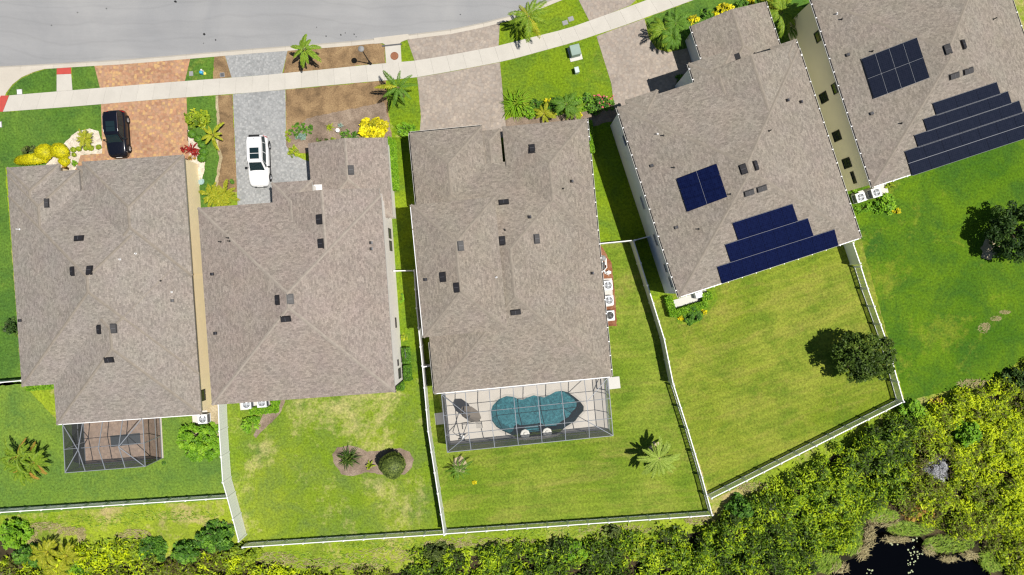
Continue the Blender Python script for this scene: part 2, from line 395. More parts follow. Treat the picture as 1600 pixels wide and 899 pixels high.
M['rust_l'] = plain("rusty_iron_bright", (0.30, 0.13, 0.07), 0.8, vary=0.3, scale=8)
M['boxgreen'] = plain("utility_green", (0.27, 0.36, 0.31), 0.5)
M['boxgreen_l'] = plain("pale_green_plastic", (0.50, 0.58, 0.56), 0.5)
M['darkgrey'] = plain("dark_plastic", (0.10, 0.10, 0.105), 0.7)
M['midgrey'] = plain("grey_plastic", (0.28, 0.28, 0.28), 0.7)
M['black'] = plain("black_rubber", (0.012, 0.012, 0.013), 0.7)
M['bark'] = plain("bark", (0.13, 0.095, 0.065), 0.95, vary=0.3, scale=9, bump=0.5)
M['stem'] = plain("green_stem", (0.06, 0.10, 0.02), 0.7)
M['ac'] = plain("ac_white", (0.72, 0.73, 0.75), 0.45)
M['ac_dk'] = plain("ac_grille", (0.10, 0.11, 0.13), 0.5)
M['ac_bl'] = plain("ac_fan_blade", (0.52, 0.55, 0.60), 0.35, 0.3)
def carpaint(name, c, rough=0.25):
    t = NT(name); t.b.inputs["Coat Weight"].default_value = 0.6; t.b.inputs["Coat Roughness"].default_value = 0.05
    return t.done(c, rough)
M['car_black'] = carpaint("black_car_paint", (0.006, 0.007, 0.013))
M['car_white'] = carpaint("white_car_paint", (0.80, 0.80, 0.81), 0.35)
M['chrome'] = plain("chrome", (0.75, 0.76, 0.78), 0.12, 1.0, 0.02)
M['lamp'] = plain("headlight_lens", (0.70, 0.72, 0.75), 0.1)
M['taillight'] = plain("tail_light", (0.40, 0.012, 0.012), 0.2)
M['rim'] = plain("alloy_rim", (0.55, 0.56, 0.58), 0.3, 0.8)
M['canvas'] = plain("taupe_canvas", (0.25, 0.21, 0.17), 0.9)
M['canvas_d'] = plain("shade_canvas", (0.16, 0.15, 0.14), 0.9)
M['shell'] = plain("white_resin", (0.80, 0.78, 0.72), 0.4)
M['rug'] = plain("dark_rug", (0.05, 0.058, 0.066), 0.95)
M['blue'] = plain("blue_paint", (0.08, 0.20, 0.55), 0.5)
M['orange_p'] = plain("orange_paint", (0.75, 0.36, 0.12), 0.5)
M['cyan'] = plain("blue_plastic", (0.05, 0.35, 0.60), 0.4)
M['yellow'] = plain("yellow_plastic", (0.75, 0.62, 0.10), 0.4)
M['rock'] = plain("blue_grey_rock", (0.30, 0.42, 0.42), 0.9, vary=0.25)
M['lily'] = plain("lily_pad_green", (0.36, 0.40, 0.22), 0.6, vary=0.3)
# foliage (leaf reflectance)
LF = {
 'green':   leafmat("leaves_green",   (0.0341, 0.1008, 0.0124), (0.08525, 0.2093, 0.0186), (0.186, 0.3642, 0.031)),
 'bright':  leafmat("leaves_bright",  (0.0775, 0.1938, 0.0093), (0.1705, 0.3642, 0.0155), (0.31, 0.5115, 0.031)),
 'lime':    leafmat("leaves_lime",    (0.1085, 0.186, 0.0124), (0.2635, 0.3642, 0.0186), (0.5115, 0.558, 0.031)),
 'yellow':  leafmat("leaves_yellow",  (0.26, 0.26, 0.008), (0.72, 0.62, 0.008), (0.95, 0.85, 0.012), 0.15),
 'golden':  leafmat("leaves_golden",  (0.24, 0.24, 0.006), (0.54, 0.50, 0.007), (0.74, 0.68, 0.01), 0.15),
 'olive':   leafmat("leaves_olive",   (0.0341, 0.0558, 0.0093), (0.093, 0.1318, 0.0248), (0.186, 0.2402, 0.0465)),
 'dark':    leafmat("leaves_dark",    (0.0186, 0.0465, 0.0093), (0.0434, 0.093, 0.0155), (0.1008, 0.1783, 0.0248)),
 'green_d': leafmat("leaves_oak", (0.022, 0.045, 0.006), (0.065, 0.115, 0.014), (0.15, 0.22, 0.03)),
 'palm':    leafmat("palm_leaves",    (0.0775, 0.1473, 0.0155), (0.186, 0.31, 0.0217), (0.3875, 0.465, 0.0465)),
 'palm_d':  leafmat("palm_leaves_deep", (0.0465, 0.1162, 0.0155), (0.1085, 0.2325, 0.0217), (0.217, 0.3565, 0.0465)),
 'palm_y':  leafmat("palm_leaves_yellowing", (0.1395, 0.1783, 0.0155), (0.341, 0.3875, 0.0248), (0.651, 0.558, 0.0465)),
 'palm_p':  leafmat("palm_leaves_pale", (0.12, 0.19, 0.03), (0.30, 0.42, 0.06), (0.52, 0.60, 0.14)),
 'red':     leafmat("bromeliad_red",  (0.07, 0.010, 0.010), (0.25, 0.020, 0.020), (0.50, 0.05, 0.04)),
 'brown':   leafmat("leaves_brown",   (0.186, 0.1008, 0.031), (0.403, 0.2325, 0.0465), (0.62, 0.403, 0.0775)),
 'silver':  leafmat("leaves_silver",  (0.13, 0.22, 0.17), (0.26, 0.38, 0.31), (0.40, 0.52, 0.45)),
 'pink':    leafmat("pink_flowers",   (0.50, 0.07, 0.10), (0.72, 0.14, 0.18), (0.80, 0.26, 0.28)),
 'dead':    leafmat("dead_twigs",     (0.20, 0.20, 0.20), (0.42, 0.42, 0.44), (0.66, 0.67, 0.72), 0.05),
 'reed':    leafmat("reed_blades",    (0.1085, 0.2015, 0.0155), (0.2325, 0.3875, 0.02325), (0.434, 0.5115, 0.0775)),
 'straw':   leafmat("straw_blades",   (0.28, 0.22, 0.10), (0.40, 0.34, 0.16), (0.52, 0.45, 0.24)),
 'thicket': leafmat("thicket_leaves", (0.10, 0.085, 0.025), (0.20, 0.31, 0.006), (0.58, 0.68, 0.010), 0.15),
 'thicket_g': leafmat("thicket_leaves_green", (0.035, 0.055, 0.010), (0.115, 0.225, 0.008), (0.42, 0.55, 0.012), 0.15),
}

# ------------------------------------------------------------------ the land
def struct(name, o, label=None): return tag(o, label, None, None, 'structure')

KERB = [(-900,150),(-400,126),(0,103),(60,100.5),(110,97),(200,92),(300,83.5),(400,75),(500,67.5),(585,60.5),(640,53),(700,46),(760,33.5),(800,23.5),(857,0),(960,-42),(1100,-105),(1400,-260),(1900,-560)]
def offset(line, d):
    out = []
    for i, p in enumerate(line):
        a = line[max(i-1, 0)]; b = line[min(i+1, len(line)-1)]
        dx, dy = b[0]-a[0], b[1]-a[1]; L = math.hypot(dx, dy)
        out.append((p[0] - dy/L*d, p[1] + dx/L*d))
    return out
KIN = offset(KERB, 8.5)           # lawn side of the near kerb
KFAR = offset(KERB, -128)         # far kerb
KFAR2 = offset(KERB, -136)

POND = [(1268,1010),(1280,960),(1284,925),(1296,900),(1313,880),(1338,870),(1350,852),(1357,832),(1366,819),(1378,818),(1386,830),(1400,838),(1420,839),(1438,839),(1450,851),(1466,863),(1484,867),(1502,861),(1518,865),(1534,879),(1546,893),(1556,925),(1572,965),(1585,1010)]
POOL = [(766.7,644),(769.7,634),(779,624),(791,619),(802,620),(810,623.7),(817,624.4),(825.5,620.7),(834,617.7),(843,620),(850.5,621),(859,617),(868,612),(878,610.6),(887,613),(896,619),(906,627),(912,635),(911.6,642),(905,649),(899,657.5),(892,662),(882.5,668),(875.4,675),(866,679.5),(850,682),(835,683.5),(820,684.5),(806.5,683),(798,679),(785,673),(775.6,667),(768.5,657.5)]
BIGS = 7000
land = MB()
lp = [(p[0], p[1]) for p in KIN]
outer = [(-BIGS, 500)] + [(-BIGS, 600)] + lp + [(BIGS, -2600), (BIGS, BIGS), (1585, BIGS)] + POND[::-1] + [(1268, BIGS), (-BIGS, BIGS)]
outer = [(-BIGS, 550)] + lp + [(BIGS, -3200), (BIGS, BIGS), (1585, BIGS)] + POND[::-1] + [(1268, BIGS), (-BIGS, BIGS)]
land.poly([WG(outer), WG(POOL)], 0.0)
g = land.build("ground", M['lawn_d']); struct("ground", g)
nl = MB(); nl.poly([WG([(-BIGS, 300)] + KFAR2 + [(BIGS, -3600), (BIGS, -BIGS), (-BIGS, -BIGS)])], 0.0)
struct("", nl.build("ground_beyond_road", M['lawn_g']))
ss = MB(); ss.poly([WG([(-BIGS-200,-BIGS-200),(BIGS+200,-BIGS-200),(BIGS+200,BIGS+200),(-BIGS-200,BIGS+200)])], -2.2); struct("", ss.build("subsoil", M['subsoil']))
rd = MB(); rd.poly([WG(KERB + KFAR[::-1])], -0.12); struct("", rd.build("road", M['asphalt']))

# oil spots on the road
def blob(cx, cy, r, n=9, seed=0, el=1.0, ang=0.0):
    q = random.Random(seed); out = []
    for k in range(n):
        a = 2*math.pi*k/n; rr = r*q.uniform(0.7, 1.25); x = rr*math.cos(a)*el; y = rr*math.sin(a)
        out.append((cx + x*math.cos(ang)-y*math.sin(ang), cy + x*math.sin(ang)+y*math.cos(ang)))
    return out
sp = MB()
for i, (x, y, r) in enumerate([(318,53,2.0),(336,62,1.2),(273,2,2.0),(317,67,0.8),(165,13,1.0),(120,19,0.8),(79,39,0.9),(509,56,1.2),(532,54,1.3),(539,51,0.9),(553,53,1.1),(719,22,0.9),(494,42,0.8),(556,57,0.8)]):
    sp.poly([WG(blob(x, y, r, 8, i))], -0.116)
tag(sp.build("road_stains", M['black']), "small dark oil spots on the grey road", None, None, 'structure')

# kerbs: separate cast lengths
def resample(line, step):
    pts = [line[0]]; acc = 0.0; i = 0; cur = Vector(line[0])
    rem = step
    for j in range(1, len(line)):
        a = Vector(line[j-1]); b = Vector(line[j]); L = (b-a).length; pos = 0.0
        while L - pos >= rem:
            pos += rem; pts.append(tuple(a + (b-a)*(pos/L))); rem = step
        rem -= (L-pos)
    return pts
kr = empty("kerb", W(400, 80)); struct("", kr, "pale concrete kerb along the near side of the road")
vis = [p for p in resample(KERB, 3.05*S) if -160 < p[0] < 1500]
vin = offset(vis, 8.5)
for i in range(len(vis)-1):
    a, b, c, d = vis[i], vis[i+1], vin[i+1], vin[i]
    g = 0.10
    a, b, c, d = [Vector(p) for p in (a, b, c, d)]
    e = (b-a).normalized()*g
    q = MB(); A, B, C_, D = W(*(a+e)), W(*(b-e)), W(*(c-e)), W(*(d+e))
    lo = lambda p, z: Vector((p.x, p.y, z))
    m1 = A.lerp(D, 0.35); m2 = B.lerp(C_, 0.35)
    q.face([lo(A,-0.112), lo(B,-0.112), lo(m2,0.030), lo(m1,0.030)][::-1]); q.face([lo(m1,0.030), lo(m2,0.030), lo(C_,0.034), lo(D,0.034)][::-1])
    q.face([lo(A,-0.3), lo(B,-0.3), lo(B,-0.112), lo(A,-0.112)]); q.face([lo(B,-0.3), lo(C_,-0.3), lo(C_,0.034), lo(m2,0.030), lo(B,-0.112)]); q.face([lo(D,-0.3), lo(A,-0.3), lo(A,-0.112), lo(m1,0.030), lo(D,0.034)])
    q.build("kerb_length", M['kerb'], kr)
fk = MB()
for i in range(len(KFAR)-1):
    a, b, c, d = [W(*p) for p in (KFAR[i], KFAR[i+1], KFAR2[i+1], KFAR2[i])]
    fk.hexa([lo(d,-0.3), lo(c,-0.3), lo(b,-0.3), lo(a,-0.3), lo(d,0.02), lo(c,0.02), lo(b,0.02), lo(a,0.02)])
struct("", fk.build("kerb_beyond_road", M['kerb']))

# sidewalk slabs
SN = [(15,149.5),(100,142.5),(160,137.5),(250,130),(330,124),(400,119),(500,109.5),(577,101.5),(602,99.3),(647,95.5),(700,87),(780,72),(800,66.5),(887,45),(960,19),(1012,0),(1100,-34),(1250,-98)]
SS_ = [(5,175),(100,168),(160,163),(250,155.5),(330,149.5),(400,144.5),(500,135),(577,128),(602,126),(652,121),(710,111),(780,97.5),(800,93),(895,67),(970,42),(1030,20),(1120,-13),(1270,-76)]
def along(line, t):
    seg = [math.hypot(line[i+1][0]-line[i][0], line[i+1][1]-line[i][1]) for i in range(len(line)-1)]
    T = t*sum(seg)
    for i, L in enumerate(seg):
        if T <= L or i == len(seg)-1:
            k = T/L; return (line[i][0]+(line[i+1][0]-line[i][0])*k, line[i][1]+(line[i+1][1]-line[i][1])*k)
        T -= L
sw = empty("sidewalk", W(500, 120)); struct("", sw, "pale concrete sidewalk of joined slabs running past every front yard")
NS = 50
for i in range(NS):
    e = 0.010/ (1300/NS/S)
    t0, t1 = (i+e*0.5)/NS, (i+1-e*0.5)/NS
    q = MB(); q.slab(WG([along(SN, t0), along(SN, t1), along(SS_, t1), along(SS_, t0)]), -0.05, 0.045)
    q.build("slab", M['walk'], sw)
q = MB(); q.slab(WG([(89,117),(111.5,116),(113.5,141.2),(89,143.2)]), -0.05, 0.045); q.build("slab", M['walk'], sw)
q = MB(); q.slab(WG([(89,107.3),(111.2,105.8),(111.5,115.8),(89,116.8)]), -0.05, 0.038); tag(q.build("ramp_plate", M['red'], sw), "red textured kerb ramp plate")
q = MB(); q.slab(WG([(2,149.8),(14,149.6),(5,174.8),(-14,176)]), -0.05, 0.038); tag(q.build("ramp_plate", M['red'], sw), "red textured kerb ramp plate")

def ragged(pts, amp, step=5.0):
    g_ = random.Random(int(abs(pts[0][0]*7+pts[0][1]*13))); out = []
    for i, a in enumerate(pts):
        b = pts[(i+1) % len(pts)]; L = math.hypot(b[0]-a[0], b[1]-a[1]); n = max(1, min(160, int(L/step))) if L < 900 else 1
        nx, ny = -(b[1]-a[1])/max(L, 1e-6), (b[0]-a[0])/max(L, 1e-6)
        for k in range(n):
            o = g_.uniform(-amp, amp) if k else 0.0
            out.append((a[0]+(b[0]-a[0])*k/n+nx*o, a[1]+(b[1]-a[1])*k/n+ny*o))
    return out
def sheet(name, pts, z, mat, label=None, kind='structure'):
    if any(w in mat.name for w in ("lawn", "mulch", "gravel", "sand", "soil")): pts = ragged(pts, 0.9)
    q = MB(); q.poly([WG(pts)], z); o = q.build(name, mat); return tag(o, label, None, None, kind)
def band(a, b): return a + b[::-1]
# lawns, yard by yard
sheet("corner_apron", [(-60,107),(0,108),(60,107),(88,106.5),(70,108),(52,113),(34,121),(20,132),(10,145),(4,160),(-60,200)], 0.026, M['kerb'])
sheet("verge_lawn", [(89,106.6),(72,108.5),(54,113.5),(36,122),(22,133),(12,146),(10,150),(89,143.5)], 0.012, M['lawn_g'])
sheet("verge_lawn", [(112,103.5),(148,101),(157,138),(113,141.5)], 0.012, M['lawn_g'])
sheet("verge_lawn", [(293,90),(335,86.5),(333,124),(288,127.5)], 0.012, M['lawn_g'])
sheet("verge_lawn", [(622,66),(638,61),(648,95.5),(625,97.5)], 0.012, M['lawn_v'])
sheet("verge_lawn", [(779,34),(800,28.5),(857,6),(890,-8),(904,-10),(920,34),(887,45),(800,67),(778,72)], 0.012, M['lawn_v'])
sheet("verge_lawn", [(993,0),(1016,-16),(1012,1),(998,5)], 0.012, M['lawn_v'])
sheet("front_lawn", [(-400,178),(5,175),(158,163),(160,250),(120,270),(90,262),(8,262),(34,600),(-400,640)], 0.010, M['lawn_g'])
sheet("front_lawn", [(289,153),(340,149),(342,200),(338,225),(345,245),(336,300),(330,330),(305,330),(306,290),(296,250)], 0.014, M['lawn_g'])
sheet("front_lawn", [(604,125.5),(653,121),(660,215),(640,215),(618,210),(606,170)], 0.014, M['lawn_v'])
sheet("front_lawn", [(782,97),(800,93.5),(895,67),(932,56),(962,150),(975,170),(925,205),(790,205)], 0.012, M['lawn_v'])
sheet("front_lawn", [(1007,30),(1080,2),(1260,-66),(1290,10),(1290,60),(1225,80),(1080,80),(1030,76)], 0.012, M['lawn_g'])
sheet("side_lawn", [(920,180),(965,165),(1064,470),(1020,480),(990,376),(936,378)], 0.010, M['lawn_v'])
sheet("side_lawn", [(610,215),(645,215),(665,600),(630,612),(600,340)], 0.010, M['lawn_v'])
sheet("back_lawn", [(-400,605),(32,597),(88,655),(320,640),(343,640),(350,760),(362,780),(0,806),(-400,832)], 0.010, M['lawn_1'])
sheet("back_lawn", [(343,625),(620,605),(655,590),(676,674),(696,836),(384,856),(360,765)], 0.012, M['lawn_2'])
sheet("back_lawn", [(655,590),(672,560),(680,600),(690,640),(700,690),(952,664),(945,590),(930,380),(990,376),(1052,600),(1115,808),(694,837),(676,674)], 0.011, M['lawn_3'])
sheet("back_lawn", [(1020,470),(1055,460),(1345,372),(1412,630),(1112,782),(1052,600)], 0.013, M['lawn_4'])
sheet("back_lawn", [(1318,295),(1700,165),(2300,-60),(2300,300),(1650,520),(1560,590),(1415,628),(1345,374)], 0.010, M['lawn_r'])
# driveways
sheet("orange_driveway", [(147,101),(298,89.5),(289,127.5),(156.5,138.5)], 0.020, M['orange'], "orange paver driveway apron between kerb and sidewalk")
sheet("orange_driveway", [(158,163),(291.5,152.5),(293,190),(296,258),(300,270),(110,275),(120,262),(126,243),(160,240)], 0.020, M['orange'], "orange paver driveway under the black car")
sheet("grey_driveway", [(351,85),(450,77),(441,115.5),(362,121.5)], 0.020, M['grey'], "grey paver driveway apron between kerb and sidewalk")
sheet("grey_driveway", [(364,147.5),(446,140.5),(447,228),(455,240),(475,250),(490,255),(490,330),(372,335)], 0.020, M['grey'], "grey paver driveway under the white car")
sheet("tan_driveway", [(636,61),(700,51.5),(760,39),(781,34),(779,72.5),(700,87.5),(648,95.8)], 0.020, M['tan'], "tan paver driveway apron beside the storm drain")
sheet("tan_driveway", [(652,121.3),(710,111.5),(781,97.7),(786,150),(792,215),(655,220),(658,180)], 0.020, M['tan'], "tan paver driveway in front of the pool house")
sheet("tan_driveway", [(899,-10),(905,-16),(935,-30),(1000,-48),(994,0),(985,8.5),(960,18.5),(921,33.5)], 0.020, M['tan'])
sheet("tan_driveway", [(932,57),(970,42.5),(1007,29.5),(1014,60),(1026,77),(1045,82),(1100,70),(1110,130),(1040,165),(960,168),(955,130)], 0.020, M['tan'], "tan paver driveway in front of the house with blue solar panels")
# beds of soil, mulch and gravel
sheet("bare_soil_bed", [(335,86.5),(351,85),(362,121),(333,124)], 0.016, M['mulch'])
sheet("bare_soil_bed", [(338,149.5),(363,147.5),(371,300),(335,300),(345,246),(338,226),(342,205)], 0.018, M['mulch'])
sheet("bare_soil_bed", [(450,77),(500,73),(585,66),(601,72),(602,99),(577,101.5),(442,115.5)], 0.016, M['mulch'])
sheet("straw_fringe", [(337,150),(341,149.5),(344,205),(341,226),(348,246),(338,300),(334,300),(343,246),(336,226),(340,205)], 0.0195, M['sand'])
sheet("bare_soil_bed", [(446.5,140.5),(500,135.5),(603,126),(606,170),(612,212),(616,240),(447,240)], 0.016, M['mulch'])
sheet("planting_bed", [(480,185),(600,160),(607,185),(614,225),(618,300),(607,300),(600,230),(447,240),(447,215)], 0.019, M['mulch_dark'])
sheet("planting_bed", [(785,190),(800,183),(830,182),(880,178),(930,172),(975,160),(970,185),(920,200),(790,210)], 0.019, M['mulch_dark'])
sheet("gravel_bed", [(72,258),(80,240),(100,225),(112,212),(122,205),(140,201),(154,205),(159.5,222),(159.5,240),(127,243),(122,262),(100,278),(75,275)], 0.019, M['gravel'])
sheet("gravel_bed", [(292,203),(303,205),(318,232),(322,250),(316,280),(309,295),(305,300),(302,262),(296,250)], 0.020, M['gravel'])
sheet("planting_bed", [(521,722),(519,710),(527,699),(545,696),(562,700),(574,706),(600,703),(625,700),(640,706),(647,718),(644,730),(632,742),(600,742),(575,738),(550,744),(533,741)], 0.019, M['mulch_dark'])
sheet("planting_bed", [(415,630),(446,625),(440,642),(425,660),(408,675),(400,685),(396,680),(404,664),(410,650)], 0.019, M['mulch_dark'])
sheet("planting_bed", [(305,634),(342,632),(345,675),(336,690),(300,680),(300,650)], 0.019, M['sand'])
sheet("planting_bed", [(930,380),(940,385),(956,412),(962,470),(964,510),(930,512)], 0.019, M['mulch_red'])
sheet("planting_bed", [(1048,466),(1115,446),(1122,466),(1112,482),(1090,505),(1060,507),(1046,482)], 0.019, M['lawn_v'])
for i, (x, y, r) in enumerate([(1025,701,11),(720,726,12),(1547,388,17)]):
    ring = sheet("tree_ring", blob(x, y, r, 16, 40+i), 0.019, M['sand'])


# storm drain apron and manhole
t0 = empty("storm_drain", W(613, 80), "concrete storm drain inlet with a round rusty manhole cover beside the kerb", "storm drain")
q = MB(); q.slab(WG([(601.5,71),(606,66),(620,65),(626,69),(627.5,97.5),(603.5,99.2)]), -0.05, 0.05); q.build("apron", M['walk'], t0)
q = MB(); q.slab(WG([(584,60),(638,53.5),(640,61),(627,66),(622,72),(604,72),(598,68),(585,69)]), -0.3, 0.062); q.build("inlet_top", M['kerb'], t0)
q = MB(); q.box(-0.9,-0.07,-0.05, 0.9,0.07,0.066, Matrix.Translation(W(612.5,71)) @ Matrix.Rotation(R(6),4,'Z')); q.build("throat", M['darkgrey'], t0)
q = MB(); q.lathe([(0.37,0.052),(0.37,0.066),(0.33,0.066)], 28, W(616.5,88)); mc = q.build("manhole_frame", M['rust'], t0)
q = MB(); q.lathe([(0.31,0.052),(0.31,0.07),(0.02,0.072)], 28, W(616.5,88)); mc = q.build("manhole_cover", M['rust_l'], t0)
q = MB()
for k in range(-3, 4): q.box(-0.2,k*0.07-0.012,0.071,0.2,k*0.07+0.012,0.078, Matrix.Translation(W(616.5,88)))
q.build("cover_ribs", M['rust'], mc)

# ------------------------------------------------------------------ houses
SLOPE = 0.29; OV = 0.22
class Piece:
    def __init__(s, tl, w, h, ez, th, gable="", dz=0.0):
        s.ez = ez + dz; k = (1 - ez/H)/S
        s.O = W(tl[0], tl[1], ez); s.O.z = 0
        s.u = Vector((math.cos(th), math.sin(th), 0)); s.v = Vector((math.sin(th), -math.cos(th), 0))
        s.w = w*k; s.h = h*k; s.g = gable
    def P(s, a, b, z): return s.O + s.u*a + s.v*b + Vector((0, 0, z))
    def ab(s, p): d = Vector((p[0], p[1], 0)) - s.O; return d.dot(s.u), d.dot(s.v)
    def z(s, p):
        a, b = s.ab(p)
        if a < 0 or b < 0 or a > s.w or b > s.h: return None
        ds = []
        if 'w' not in s.g: ds.append(a)
        if 'e' not in s.g: ds.append(s.w-a)
        if 'n' not in s.g: ds.append(b)
        if 's' not in s.g: ds.append(s.h-b)
        return s.ez + SLOPE*min(ds)
    def roof(s, mb, capmb):
        w, h, ez = s.w, s.h, s.ez
        vert = (h >= w) or ('n' in s.g) or ('s' in s.g)
        sl = math.sqrt(1+SLOPE*SLOPE)
        if vert:
            r = ez + SLOPE*w/2; n = 0 if 'n' in s.g else w/2; m = h if 's' in s.g else h-w/2
            if m < n: m = n
            A, B, C, D = s.P(0,0,ez), s.P(w,0,ez), s.P(w,h,ez), s.P(0,h,ez); N, Q = s.P(w/2,n,r), s.P(w/2,m,r)
            k = w/2*sl
            mb.face([D, Q, N, A], [(h,0),(m,k),(n,k),(0,0)]); mb.face([B, N, Q, C], [(0,0),(n,k),(m,k),(h,0)])
            mb.face([A, N, B], [(0,0),(w/2,k),(w,0)]); mb.face([C, Q, D], [(0,0),(w/2,k),(w,0)])
            caps = [(N, Q)]
            if 'n' not in s.g: caps += [(A, N), (B, N)]
            if 's' not in s.g: caps += [(C, Q), (D, Q)]
        else:
            r = ez + SLOPE*h/2; k = h/2*sl
            A, B, C, D = s.P(0,0,ez), s.P(w,0,ez), s.P(w,h,ez), s.P(0,h,ez); N, Q = s.P(h/2,h/2,r), s.P(w-h/2,h/2,r)
            mb.face([A, N, Q, B], [(0,0),(h/2,k),(w-h/2,k),(w,0)]); mb.face([C, Q, N, D], [(0,0),(h/2,k),(w-h/2,k),(w,0)])
            mb.face([D, N, A], [(0,0),(h/2,k),(h,0)]); mb.face([B, Q, C], [(0,0),(h/2,k),(h,0)])
            caps = [(N, Q), (A, N), (D, N), (B, Q), (C, Q)]
        for a, b in caps:
            d = b-a; L = d.length
            if L < 0.2: continue
            d.normalize(); sd = d.cross(Vector((0,0,1))).normalized()*0.13; up = Vector((0,0,0.022))
            nseg = max(1, int(L/0.3)); 
            p0 = a+up; p1 = b+up; dn = Vector((0,0,-0.05))
            capmb.face([p0+sd+dn, p1+sd+dn, p1, p0][::-1]); capmb.face([p0, p1, p1-sd+dn, p0-sd+dn][::-1])
        return s
    def under(s, mb):
        w, h, ez = s.w, s.h, s.ez; t = 0.2
        c = [s.P(0,0,ez), s.P(w,0,ez), s.P(w,h,ez), s.P(0,h,ez)]; d = [p-Vector((0,0,t)) for p in c]
        for i in range(4):
            j = (i+1) % 4; mb.face([c[i], c[j], d[j], d[i]])
        mb.face(d)
    def walls(s, mb, i):
        o = OV + 0.004*i; w, h, ez = s.w, s.h, s.ez-0.16
        p = [s.P(o,h-o,0), s.P(w-o,h-o,0), s.P(w-o,o,0), s.P(o,o,0)]
        up = Vector((0,0,ez))
        mb.hexa(p + [q+up for q in p])
        if 'n' in s.g:
            r = SLOPE*s.w/2 - 0.3*SLOPE
            mb.face([s.P(o,o,ez), s.P(w/2,o,ez+r), s.P(w-o,o,ez)])
    def side(s, which, px, py):
        """point on the outer wall face seen at a pixel"""
        g = Vector(((px-800)/S, (449.5-py)/S, 0))
        ax, tgt = {'e': (s.u, s.w-OV), 'w': (s.u, OV), 's': (s.v, s.h-OV), 'n': (s.v, OV)}[which]
        k = (tgt + s.O.dot(ax))/g.dot(ax)
        return Vector((g.x*k, g.y*k, H*(1-k)))

